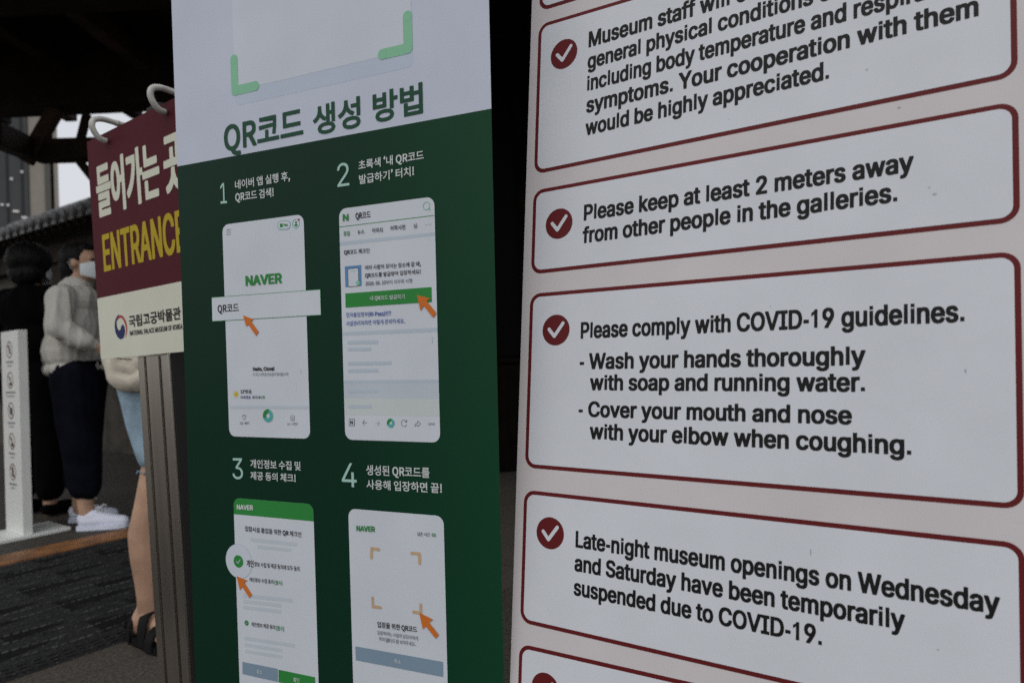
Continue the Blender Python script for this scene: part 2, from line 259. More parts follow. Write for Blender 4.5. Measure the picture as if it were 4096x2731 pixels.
  'S': [638,[202,-31,151,-15,113,6,79,33,53,62,32,99,18,142,12,197,18,216,26,222,46,225,155,225,178,222,191,209,206,162,229,134,272,111,319,101,346,105,378,114,417,138,435,158,445,177,449,197,447,213,428,240,393,264,342,283,178,332,124,360,88,387,55,427,37,474,32,513,32,560,36,591,56,642,80,677,116,710,159,736,206,753,260,764,350,767,401,762,456,750,495,733,534,709,567,677,589,646,608,601,615,560,615,533,611,521,600,513,585,510,456,513,443,521,428,564,405,593,366,615,323,624,280,616,238,591,221,572,213,556,209,537,212,521,229,496,269,470,311,454,475,405,530,378,565,351,600,309,621,259,627,189,619,131,601,84,569,40,530,8,479,-19,417,-36,362,-42,272,-42]],
  'V': [686,[259,-25,250,-17,243,-1,-14,698,-19,721,-15,745,-1,755,34,757,139,756,153,753,161,745,338,249,342,240,346,240,523,745,534,754,553,757,671,757,693,753,703,737,701,702,438,-17,428,-26,409,-29,284,-29]],
  'W': [981,[184,-21,172,10,-15,698,-19,733,-13,749,10,757,124,757,147,754,158,745,276,304,285,323,393,733,405,752,428,757,553,757,573,754,583,745,702,304,706,305,710,315,822,745,835,754,858,757,967,757,983,754,993,749,999,733,996,698,802,-9,795,-21,772,-29,647,-29,624,-27,610,-17,491,409,483,395,370,-17,358,-26,335,-29,210,-29,194,-27]],
  'Y': [674,[260,-25,251,-17,248,-5,246,284,-12,698,-18,721,-14,745,-5,753,18,757,139,757,167,750,331,487,338,480,506,749,518,755,538,757,655,757,678,754,691,737,692,717,688,702,428,284,426,-1,423,-17,413,-26,393,-29,284,-29]],
  'a': [556,[101,-19,66,2,38,29,18,61,7,92,1,127,1,186,8,221,23,252,58,290,112,319,187,337,331,357,347,365,349,377,340,404,327,421,304,436,276,441,245,433,218,417,175,367,151,363,109,365,42,384,24,393,18,404,17,424,26,455,51,494,79,522,116,547,163,566,214,576,280,580,343,576,390,566,441,543,476,513,501,479,517,436,525,365,525,-2,521,-17,511,-27,487,-30,382,-30,355,-21,308,-36,257,-42,175,-40,132,-31],[181,131,202,110,234,98,253,97,286,108,315,127,336,154,348,186,350,217,343,220,261,209,211,194,193,182,180,166,176,151]],
  'b': [606,[464,-14,410,-34,351,-41,273,-39,246,-34,203,-18,175,-29,74,-29,46,-26,36,-17,33,3,33,729,36,745,50,755,171,757,191,754,199,749,206,733,209,561,257,575,293,579,367,578,418,570,464,551,502,526,535,493,562,452,586,393,598,335,600,237,592,171,574,112,547,61,505,14],[316,99,336,104,359,116,377,131,395,155,415,202,426,268,415,339,395,385,378,407,359,423,339,434,316,440,293,435,273,425,237,389,222,362,213,335,205,272,213,206,237,151,253,130,273,114,296,103]],
  'c': [565,[180,-26,130,-1,87,34,51,81,26,131,14,174,6,237,8,323,23,397,42,440,72,487,112,526,149,550,204,570,251,578,337,578,383,572,426,558,458,543,488,522,512,499,532,471,552,432,559,405,557,381,544,368,469,348,411,346,395,353,368,401,334,428,297,440,259,428,235,410,217,389,203,366,190,331,181,260,186,221,198,182,215,151,239,124,262,108,290,99,321,103,348,118,376,147,395,186,407,194,422,196,469,194,547,174,556,167,560,155,556,116,537,73,508,36,469,2,422,-22,379,-35,329,-41,247,-40]],
  'd': [606,[141,-13,102,14,59,62,34,108,14,174,7,233,8,327,23,401,47,456,73,495,106,527,146,553,188,569,239,578,313,579,344,576,399,561,401,733,407,748,415,754,434,757,536,757,559,754,571,745,574,729,574,3,571,-17,559,-26,532,-29,430,-29,403,-18,372,-31,337,-39,254,-41,196,-34],[294,99,317,105,340,119,373,155,394,206,402,268,395,331,385,362,372,385,356,407,337,423,317,434,294,440,270,435,251,425,231,409,214,389,191,339,181,272,191,202,214,151,231,130,251,114,274,103]],
  'e': [577,[200,-31,145,-10,98,23,63,61,31,120,15,171,7,229,7,307,19,381,38,432,66,479,102,519,141,546,188,567,231,576,313,579,356,576,411,562,458,539,497,508,529,467,556,409,568,362,573,311,571,227,559,215,540,212,192,211,188,202,196,178,212,150,237,124,262,108,294,98,321,100,352,114,377,135,399,172,407,177,426,180,473,177,551,156,563,139,562,108,545,69,514,30,473,-2,434,-22,387,-35,340,-41,258,-41],[192,350,196,346,208,346,379,346,388,350,376,381,356,409,325,431,294,440,263,432,231,412,203,378]],
  'f': [363,[86,-26,76,-17,73,-5,72,432,63,438,-12,439,-28,448,-33,467,-31,557,-23,567,-12,571,63,572,70,575,73,647,85,694,108,729,149,762,199,782,242,787,313,786,371,775,382,768,387,760,389,733,365,651,356,644,340,641,274,644,257,631,247,604,246,581,250,573,344,572,363,563,369,546,369,471,366,452,352,440,254,438,246,432,244,-13,234,-25,215,-29,110,-29]],
  'g': [607,[114,-206,71,-172,36,-127,31,-111,31,-88,44,-70,114,-32,169,-31,183,-37,215,-74,243,-94,278,-106,309,-106,348,-94,378,-72,393,-49,401,-9,395,-4,360,-16,305,-23,243,-22,196,-16,157,-3,118,17,92,37,63,69,39,108,22,147,13,182,7,237,7,311,14,366,26,412,51,463,77,498,122,538,165,561,212,575,266,580,329,578,368,570,403,557,419,569,434,572,559,569,571,561,576,541,576,-25,568,-88,547,-138,517,-177,485,-202,446,-222,383,-239,333,-245,235,-243,169,-230],[294,116,317,121,338,131,358,147,374,166,393,209,403,276,393,342,372,389,337,424,317,434,294,440,270,434,247,422,211,385,190,334,181,276,190,213,212,167,228,147,248,131,270,121]],
  'h': [586,[539,-26,515,-29,410,-29,394,-26,384,-17,380,-1,378,354,369,385,351,412,328,430,300,438,273,431,244,413,222,385,210,354,206,323,206,-1,202,-17,194,-25,179,-29,70,-29,46,-26,35,-14,33,737,43,752,58,757,183,756,199,749,205,737,206,569,209,561,253,573,289,578,363,578,410,571,453,555,484,534,510,506,531,471,547,421,554,362,553,-5,550,-17]],
  'i': [278,[60,0,218,0,218,550,60,550],[60,594,218,594,218,727,60,727]],
  'k': [544,[558,-26,535,-29,418,-29,386,-25,214,186,208,182,206,174,206,-5,199,-21,175,-29,66,-29,46,-26,35,-14,33,737,43,752,58,757,183,756,199,749,206,733,206,417,211,407,375,568,398,572,523,572,543,568,552,557,555,534,548,514,348,307,567,26,572,10,572,-9]],
  'l': [278,[60,0,218,0,218,727,60,727]],
  'm': [871,[36,-17,33,3,33,542,35,557,43,567,66,572,168,572,187,570,203,561,269,580,351,581,382,575,410,566,461,532,503,559,546,575,589,581,663,581,703,574,745,557,781,531,804,504,829,452,839,393,839,-1,837,-13,828,-24,804,-29,699,-29,679,-26,669,-17,666,-1,664,374,657,397,644,417,621,433,597,440,570,431,547,413,534,393,524,362,522,-1,515,-21,492,-29,386,-29,363,-26,353,-17,349,-1,348,374,341,397,328,417,307,432,285,440,261,432,235,413,217,385,208,358,206,-1,203,-17,191,-26,160,-29,58,-29,44,-25]],
  'n': [586,[43,-24,34,-13,33,-1,33,542,37,561,46,569,58,572,164,572,187,569,203,558,269,576,359,579,390,575,425,566,472,543,496,522,525,483,541,444,550,405,554,354,554,-1,550,-17,535,-27,500,-29,406,-29,391,-25,384,-17,380,-1,378,354,369,385,351,412,328,430,300,438,273,431,244,413,222,385,210,354,206,323,206,-1,203,-17,191,-26,171,-29,66,-29]],
  'o': [593,[180,-26,130,-1,87,34,51,81,26,131,14,174,6,237,8,323,23,397,42,440,72,487,112,526,149,550,204,570,251,578,337,578,383,572,434,555,481,527,525,483,556,432,578,366,587,303,585,214,572,147,549,92,516,44,477,8,430,-19,379,-35,333,-41,247,-40],[297,98,321,103,344,116,379,151,401,198,410,237,413,268,402,335,380,385,364,405,340,425,321,434,297,440,278,436,254,426,233,409,215,387,191,335,181,268,190,206,215,151,235,127,255,112,278,101]],
  'p': [606,[44,-229,35,-218,33,-205,33,537,37,560,46,568,58,571,164,571,187,569,207,557,261,575,351,579,414,571,461,553,507,522,543,482,575,424,592,369,600,303,598,205,586,146,563,88,535,45,500,10,461,-16,421,-31,367,-41,300,-42,253,-36,210,-22,206,-29,206,-209,199,-225,187,-231,168,-233,66,-233],[316,99,336,103,359,116,378,133,394,154,417,209,426,271,415,338,395,385,378,406,359,423,336,435,316,440,293,435,269,422,252,408,234,385,213,334,205,271,212,209,221,181,237,150,253,130,273,114,296,102]],
  'r': [370,[44,-25,35,-14,33,-1,33,542,37,561,47,569,66,572,171,572,203,562,242,575,281,580,339,580,378,574,388,565,391,553,391,456,386,442,367,433,296,434,265,425,232,401,210,362,206,335,206,-1,203,-17,191,-26,171,-29,66,-29]],
  's': [522,[128,-22,73,9,34,53,18,85,10,112,9,143,17,159,30,165,104,180,159,179,174,171,190,135,206,117,229,103,260,96,292,103,315,116,331,131,337,151,327,168,303,184,139,228,98,249,65,274,41,307,27,350,24,417,36,464,53,495,77,521,112,547,147,563,178,572,229,579,307,579,358,571,389,562,421,547,448,527,470,503,487,475,503,436,505,409,499,392,483,384,417,369,358,369,343,378,327,407,307,428,292,438,268,444,241,437,217,423,203,405,202,390,213,373,241,357,405,313,444,293,476,268,501,233,514,190,516,128,504,77,483,42,452,10,413,-14,366,-31,303,-41,221,-41,174,-35]],
  't': [325,[328,-28,281,-35,211,-35,149,-25,113,-8,92,8,70,37,59,63,50,110,50,430,43,437,-8,438,-27,446,-33,462,-33,544,-30,559,-19,568,49,575,51,680,58,696,70,701,184,703,211,699,219,692,223,680,225,575,235,572,313,570,324,566,333,555,334,462,328,446,320,441,305,438,231,437,225,434,224,426,225,130,231,114,242,105,309,105,328,94,345,28,347,5,344,-15]],
  'u': [586,[105,6,78,34,57,66,42,105,35,144,33,542,38,562,46,568,62,571,168,571,191,568,203,558,206,542,208,187,217,155,236,128,261,111,289,104,320,114,347,135,367,164,377,194,380,237,380,542,383,558,394,568,410,571,519,571,543,566,551,558,554,542,554,-1,548,-20,539,-27,523,-30,418,-30,398,-27,382,-15,312,-35,222,-36,183,-31,156,-23]],
  'v': [556,[199,-25,187,-9,-13,514,-17,542,-12,561,4,571,39,572,137,572,149,569,160,561,277,247,285,258,390,549,399,564,410,570,430,572,539,572,563,567,572,549,569,514,365,-17,352,-27,332,-29,223,-29]],
  'w': [810,[159,-21,151,-5,-5,510,-9,546,-2,565,23,572,129,572,152,569,164,562,242,298,251,315,316,551,321,561,331,569,355,572,461,572,480,569,492,561,562,310,566,301,570,300,640,546,648,563,660,570,683,572,789,572,812,565,819,549,817,514,661,-1,651,-21,629,-29,527,-29,500,-27,488,-20,406,248,400,241,329,-5,321,-21,304,-28,273,-29,183,-29]],
  'y': [556,[36,-224,26,-209,26,-185,47,-107,55,-98,67,-94,125,-95,141,-89,163,-60,183,-2,-13,514,-16,541,-12,561,0,570,27,572,137,571,150,569,160,561,277,247,286,260,390,549,399,563,410,570,430,572,539,572,563,566,570,557,572,545,567,510,334,-99,307,-154,286,-181,262,-203,238,-218,203,-231,164,-237,94,-237,55,-231]],
 },
 'e': {
  'A': [686,[-8,-13,-15,-1,-13,17,247,733,256,742,276,745,405,745,428,741,437,729,695,26,700,6,698,-8,690,-14,671,-17,553,-17,530,-12,521,3,460,174,452,184,237,184,229,182,225,174,159,-10,128,-17,14,-17],[276,303,401,303,411,307,342,503,334,491,275,319,273,307]],
  'C': [729,[255,-13,189,16,134,56,89,106,51,176,28,251,18,325,19,407,36,508,60,571,93,626,136,673,185,709,244,736,302,750,400,755,466,749,517,737,564,717,603,693,639,661,670,622,697,571,714,512,713,489,689,480,556,482,545,490,531,528,510,563,484,590,455,611,416,626,384,632,349,626,310,611,275,586,240,548,216,505,200,462,191,415,188,344,196,282,215,223,242,176,279,137,334,106,377,95,431,106,485,137,517,174,544,235,556,245,705,244,715,231,709,192,687,133,651,79,610,40,552,4,494,-16,427,-27,334,-27]],
  'E': [598,[53,-13,47,6,50,737,61,743,85,745,538,745,565,740,571,729,572,647,569,636,561,630,229,627,219,624,220,428,534,424,547,413,548,335,542,315,522,310,221,308,218,299,218,112,221,101,229,99,565,96,573,90,575,81,573,-9,561,-16,538,-17,85,-17]],
  'N': [748,[53,-13,47,6,50,737,61,743,88,745,210,745,233,737,526,281,530,296,531,733,542,743,561,745,674,745,698,738,702,721,702,6,699,-9,686,-16,659,-17,538,-17,514,-9,221,445,218,-5,210,-14,190,-17,77,-17]],
  'R': [642,[53,-13,47,6,50,737,57,742,77,745,389,743,467,730,526,704,565,673,602,620,621,557,625,491,618,432,597,378,565,335,503,292,501,284,644,22,649,6,646,-9,635,-15,616,-17,495,-17,471,-13,461,-1,320,260,311,264,229,264,221,262,218,256,218,3,214,-9,206,-15,186,-17,77,-17],[219,385,233,382,354,385,389,396,421,417,445,456,453,506,444,553,420,592,393,612,354,625,221,627,218,616]],
  'T': [641,[243,-13,235,3,235,620,232,626,224,627,36,627,14,631,6,647,9,737,21,743,44,745,595,745,626,742,634,733,635,717,635,643,626,631,599,627,415,627,408,624,405,-5,396,-15,380,-17,267,-17]],
 },
 'r': {
  '1': [647,[116,1,110,10,110,69,115,77,295,78,302,81,304,89,303,635,299,639,292,635,127,517,123,526,124,608,284,726,389,726,394,717,394,85,397,79,405,78,554,77,559,69,559,6,549,1]],
  '2': [647,[98,1,92,10,94,70,350,342,408,409,446,471,458,526,454,565,435,604,406,632,363,652,328,657,294,655,263,647,234,632,211,610,197,589,186,557,181,522,176,518,102,518,95,522,97,561,113,612,133,647,164,681,205,710,238,724,281,734,340,736,383,730,426,715,453,700,481,678,506,651,525,620,537,589,543,553,543,510,536,471,512,417,465,350,395,270,224,92,221,85,231,81,551,81,557,73,556,6,547,1]],
  '3': [647,[178,19,125,55,94,90,72,137,65,169,65,186,73,189,151,188,156,184,163,158,174,133,194,111,213,96,260,77,296,72,331,72,389,85,414,98,438,118,452,137,464,165,470,204,469,227,460,262,445,290,428,310,393,333,342,349,233,354,225,360,227,430,409,641,401,646,104,647,99,657,101,723,112,726,526,726,532,715,530,656,323,419,327,414,397,409,436,396,489,364,526,324,551,274,562,212,555,153,539,110,506,65,475,38,436,16,389,-1,335,-9,272,-8,221,3]],
  '4': [647,[481,1,411,1,403,6,402,139,400,147,395,150,67,150,59,153,57,159,57,221,61,233,347,717,360,727,434,727,439,725,438,717,157,237,165,232,399,234,402,245,403,448,411,454,487,452,490,444,491,237,497,233,587,231,590,221,590,163,589,155,583,151,501,150,491,147,490,10,487,3]],
 },
 's': {
  ' ': [268],
  'A': [686,[3,-12,-3,-1,-1,18,259,733,280,743,417,740,683,26,686,-8,663,-15,557,-15,539,-9,463,186,225,187,214,178,147,-9,128,-15],[264,301,423,303,342,541,263,319,260,307]],
  'C': [729,[298,-19,228,3,166,40,111,94,73,153,47,219,32,309,30,403,40,477,60,544,95,610,144,669,190,704,248,732,306,748,369,753,455,748,505,736,552,716,595,689,630,657,666,610,685,571,702,512,701,489,681,482,564,484,555,493,535,544,513,574,474,607,431,626,373,634,298,611,263,587,227,548,200,497,184,446,176,340,184,282,205,220,239,165,276,130,322,105,380,93,443,105,498,137,531,176,556,235,564,243,693,244,702,235,702,212,682,149,651,94,607,48,560,15,505,-9,451,-22,345,-25]],
  'E': [598,[65,-12,59,6,61,736,85,743,553,740,560,729,560,647,549,631,217,629,206,624,210,425,526,423,536,409,536,335,534,319,518,312,210,310,206,108,207,100,217,97,553,96,563,81,561,-8,538,-15]],
  'F': [586,[65,-12,59,6,61,736,85,743,549,740,556,729,556,647,545,631,217,629,206,624,207,417,510,412,523,397,522,311,503,300,210,299,204,-5,186,-15]],
  'I': [429,[25,-13,17,3,22,92,35,97,133,98,141,104,141,620,133,629,35,629,20,635,18,733,39,743,405,741,413,725,410,635,395,629,297,629,290,624,289,108,297,98,395,97,408,92,412,-5,391,-15]],
  'K': [667,[65,-12,59,6,62,737,77,743,182,743,204,733,210,432,495,739,639,743,663,737,666,725,661,710,385,409,662,18,667,3,664,-9,639,-15,522,-15,506,-10,280,303,206,225,202,-9,182,-15]],
  'L': [562,[536,-13,81,-15,60,-5,59,729,73,743,190,743,202,737,206,725,207,100,534,96,542,89,544,77,544,-1]],
  'M': [898,[62,-9,62,737,77,743,221,743,245,733,444,218,452,210,655,737,690,743,819,743,836,737,836,-9,819,-15,717,-15,702,-13,694,-5,690,427,517,-5,503,-15,413,-15,389,-13,380,-5,206,428,200,-5,178,-15,77,-15]],
  'N': [748,[65,-12,59,6,62,737,77,743,190,743,221,737,538,243,543,733,565,743,670,743,686,737,687,-9,670,-15,557,-15,526,-9,210,487,206,-5,186,-15]],
  'O': [762,[275,-14,216,8,154,50,105,102,72,157,44,235,31,317,30,403,43,489,67,559,103,622,145,669,193,706,248,732,310,748,396,753,462,747,537,723,595,688,646,639,686,579,713,512,729,430,732,329,722,247,701,180,663,110,620,59,568,20,509,-7,431,-24,337,-25],[380,93,420,98,461,114,497,137,527,169,569,247,586,348,584,411,573,465,535,548,505,582,470,608,427,627,384,635,345,629,303,614,271,593,240,563,211,520,193,477,176,376,188,266,205,220,228,179,257,145,298,116,337,100]],
  'P': [635,[65,-12,59,6,61,736,81,743,385,741,452,730,503,708,565,654,586,620,605,565,612,518,609,452,597,401,577,358,551,323,522,298,452,263,381,251,210,248,202,-9,182,-15],[207,366,358,365,396,378,428,400,453,440,464,495,455,549,428,593,393,617,354,627,207,628]],
  'R': [642,[65,-12,59,6,61,736,81,743,385,742,452,731,514,703,555,671,590,620,609,557,613,491,601,417,578,366,545,328,488,288,634,18,635,-7,612,-15,495,-15,479,-10,331,262,217,266,209,264,206,256,204,-5,186,-15],[209,381,358,383,401,395,432,416,457,456,465,503,456,553,432,593,401,615,358,627,207,628]],
  'S': [638,[202,-16,124,19,67,72,46,107,33,146,27,193,34,208,169,209,177,201,193,150,217,122,260,98,319,87,381,99,428,126,456,162,464,185,464,213,448,244,409,274,190,345,135,372,99,400,68,439,51,482,47,556,55,599,73,638,96,670,137,705,182,729,233,745,288,752,358,752,413,745,491,717,554,666,577,634,593,595,600,552,595,529,577,524,463,526,455,533,438,580,413,608,368,631,319,639,268,628,225,603,197,560,196,517,215,486,256,458,460,394,510,370,551,341,585,302,605,256,612,197,605,138,586,91,553,49,506,13,463,-8,362,-28,276,-28]],
  'T': [641,[255,-12,247,3,247,624,235,629,26,631,18,643,19,733,28,742,44,743,614,741,622,733,624,717,623,643,614,632,403,629,395,624,393,-5,376,-15]],
  'U': [739,[159,32,120,69,92,108,71,155,60,210,62,737,77,743,182,743,204,733,206,253,212,210,236,159,268,126,316,100,370,91,428,102,471,125,503,159,527,210,532,249,534,733,553,743,673,741,681,725,680,217,667,151,632,85,587,38,539,6,475,-17,417,-26,331,-27,268,-18,217,-2]],
 },
 'x': {
  'A': [686,[-11,-33,-20,-25,-24,-13,-22,30,239,749,253,761,276,765,405,765,432,760,445,745,706,34,710,3,705,-25,694,-34,671,-37,549,-37,522,-29,448,163,245,164,233,158,172,-17,163,-30,128,-37,14,-37],[299,323,381,323,390,327,342,461,335,451,294,335,293,327]],
  'E': [598,[45,-29,38,-17,36,3,36,725,41,753,53,762,81,765,538,765,569,760,581,741,582,639,577,620,565,611,538,607,237,607,229,604,231,448,518,446,542,442,553,434,558,421,558,331,553,302,530,290,231,288,228,131,229,123,237,119,542,119,569,116,581,107,585,89,586,-5,581,-25,569,-34,542,-37,81,-37]],
  'N': [748,[45,-29,38,-17,36,3,36,725,42,753,53,762,77,765,210,765,238,756,514,326,518,327,520,339,523,749,534,760,557,765,674,765,703,756,710,745,712,725,712,3,706,-26,690,-35,667,-37,538,-37,509,-29,233,399,229,389,226,-21,213,-33,190,-37,73,-37]],
  'R': [642,[49,-32,39,-21,36,-1,36,725,41,753,53,762,77,765,385,764,467,751,533,721,585,675,613,628,632,561,635,487,628,424,607,366,577,323,523,276,656,30,659,3,654,-25,643,-34,620,-37,491,-37,463,-30,455,-21,315,239,307,244,241,244,233,243,228,237,228,-1,223,-25,210,-34,190,-37,73,-37],[229,405,350,405,385,415,412,432,433,464,442,499,436,538,417,571,389,593,354,605,295,608,237,608,229,605]],
  'V': [686,[253,-31,236,-5,-21,694,-26,725,-21,752,-5,763,26,765,139,765,155,761,167,753,338,273,346,266,518,753,530,761,549,765,671,765,696,760,706,753,710,741,708,698,446,-21,432,-33,413,-37,280,-37]],
 },
}
_CACHE = {}
def builtin_glyph(ch, off):
    """outline of one Korean syllable from Blender's own built-in font, in 1/1000 em"""
    c = bpy.data.curves.new("glyph", 'FONT'); c.body = ch; c.offset = off; c.resolution_u = 3
    return filled(c, 1000)
def filled(c, k=1):
    o = bpy.data.objects.new("glyph", c); COL.objects.link(o)
    me = bpy.data.meshes.new_from_object(o.evaluated_get(bpy.context.evaluated_depsgraph_get()))
    vs = [(v.co.x * k, v.co.y * k) for v in me.vertices]; fs = []
    for p in me.polygons:
        i = list(p.vertices); fs.append(i if p.normal.z > 0 else i[::-1])
    bpy.data.objects.remove(o); bpy.data.curves.remove(c); bpy.data.meshes.remove(me)
    return vs, fs
def glyph(style, ch):
    k = (style, ch)
    if k in _CACHE: return _CACHE[k]
    if hangul(ch):
        if style != 'H':
            vs, fs = builtin_glyph(ch, {'K': .024, 'm': .015, 'n': .010, 'k': .004}[style])
            _CACHE[k] = (HADV, vs, fs); return _CACHE[k]
    elif style in 'kmn': style = 'K'
    g = GLYPHS[style][ch]; adv = g[0]; vs = []; fs = []
    if g[1:]:
        c = bpy.data.curves.new("glyph", 'CURVE'); c.dimensions = '2D'; c.fill_mode = 'BOTH'
        for p in g[1:]:
            sp = c.splines.new('POLY'); sp.points.add(len(p) // 2 - 1); sp.use_cyclic_u = True
            for i, q in enumerate(sp.points): q.co = (p[2 * i], p[2 * i + 1], 0, 1)
        vs, fs = filled(c)
    _CACHE[k] = (adv, vs, fs); return _CACHE[k]
def lay(text, style, track=0):
    x = 0; out = []
    for i, ch in enumerate(text):
        adv, vs, fs = glyph(style, ch); out.append((ch, [(x + p[0], p[1]) for p in vs], fs)); x += adv + track
    return out
def letter(mb, F, m, text, style, s0, t0, s1, t1, h, mode='box', pre=None, layer=3):
    """set one line of lettering so that its ink runs from s0 to s1 on a baseline t0..t1 (mm)"""
    if style == 'K' and h < 20: style = 'm' if h > 9 else 'n'      # small print is set a little lighter
    ref = lay(pre or text, style); full = lay(text, style)
    xs = [p[0] for _, vs, _ in ref for p in vs]; x0, x1 = min(xs), max(xs)
    if mode == 'box':
        ys = [p[1] for ch, vs, _ in ref for p in vs if hangul(ch)] or [p[1] for _, vs, _ in ref for p in vs]
        y0, y1 = min(ys), max(ys)
    else: y0, y1 = 0, 727
    for i, (ch, vs, fs) in enumerate(full):
        pts = []
        for x, y in vs:
            f = (x - x0) / (x1 - x0); s = s0 + (s1 - s0) * f
            pts.append((s, t0 + (t1 - t0) * f + (y - y0) / (y1 - y0) * h))
        F.flat(mb, pts, fs, m, layer + (i % 2) * .12)

# ------------------------------------------------------------------ a printed sheet: (s, t) in mm from its lower left corner, layers 0.25 mm apart
class Face:
    def __init__(self, shear): self.k = shear
    def P(self, s, t, layer=0.0): return ((s + self.k * t) / 1000, -layer * .00025, t / 1000)
    def flat(self, mb, pts, faces, m, layer): mb.add([self.P(p[0], p[1], layer) for p in pts], faces, m)
    def poly(self, mb, pts, m, layer): self.flat(mb, pts, [tuple(range(len(pts)))], m, layer)
    def shape(self, mb, pts, m, layer):            # any simple outline, concave too
        tri = tessellate_polygon([[Vector((p[0], p[1], 0)) for p in pts]])
        fs = []
        for t in tri:
            a, b, c = [Vector((*pts[i][:2], 0)) for i in t]
            fs.append(t if (b - a).cross(c - a).z > 0 else t[::-1])
        self.flat(mb, pts, fs, m, layer)
    def disc(self, mb, c, r, m, layer, n=40, ry=None):
        self.poly(mb, [(c[0] + r * cos(2 * pi * i / n), c[1] + (ry or r) * sin(2 * pi * i / n)) for i in range(n)], m, layer)
    def ring(self, mb, c, r0, r1, m, layer, n=40, a0=0.0, a1=2 * pi):
        vs = []; fs = []
        for i in range(n + 1):
            a = a0 + (a1 - a0) * i / n
            vs += [(c[0] + r0 * cos(a), c[1] + r0 * sin(a)), (c[0] + r1 * cos(a), c[1] + r1 * sin(a))]
        for i in range(n): fs.append((2 * i, 2 * i + 1, 2 * i + 3, 2 * i + 2))
        self.flat(mb, vs, fs, m, layer)
    def stroke(self, mb, pts, wd, m, layer, rnd=True):
        """round-ended line of width wd"""
        for i in range(len(pts) - 1):
            a, b = Vector(pts[i][:2]), Vector(pts[i + 1][:2]); d = (b - a).normalized(); n = Vector((-d.y, d.x)) * wd / 2
            self.poly(mb, [a - n, b - n, b + n, a + n], m, layer + .04 * i)
        if rnd:
            for i, p in enumerate(pts): self.disc(mb, p, wd / 2, m, layer + .5 + .04 * i, 16)
def rounded(q, r, n=7):
    """quad corners (in order) with radius r"""
    out = []; N = len(q)
    for i in range(N):
        p = Vector(q[i][:2]); a = Vector(q[i - 1][:2]); b = Vector(q[(i + 1) % N][:2])
        A = p + (a - p).normalized() * r; B = p + (b - p).normalized() * r
        for k in range(n + 1):
            t = k / n; t2 = t
            ang = t2 * pi / 2
            # circular blend
            c = A + B - p
            out.append(tuple(c + (A - c) * cos(ang) + (B - c) * sin(ang)))
    return out
def inset(q, d):
    c = [sum(p[0] for p in q) / len(q), sum(p[1] for p in q) / len(q)]
    return [(p[0] - math.copysign(d, p[0] - c[0]), p[1] - math.copysign(d, p[1] - c[1])) for p in q]
def frame_of(e, o, u, v, n):
    u = Vector(u).normalized(); n = Vector(n).normalized(); v = n.cross(u)
    e.matrix_world = Matrix.Translation(o) @ Matrix((u, -n, v)).transposed().to_4x4()

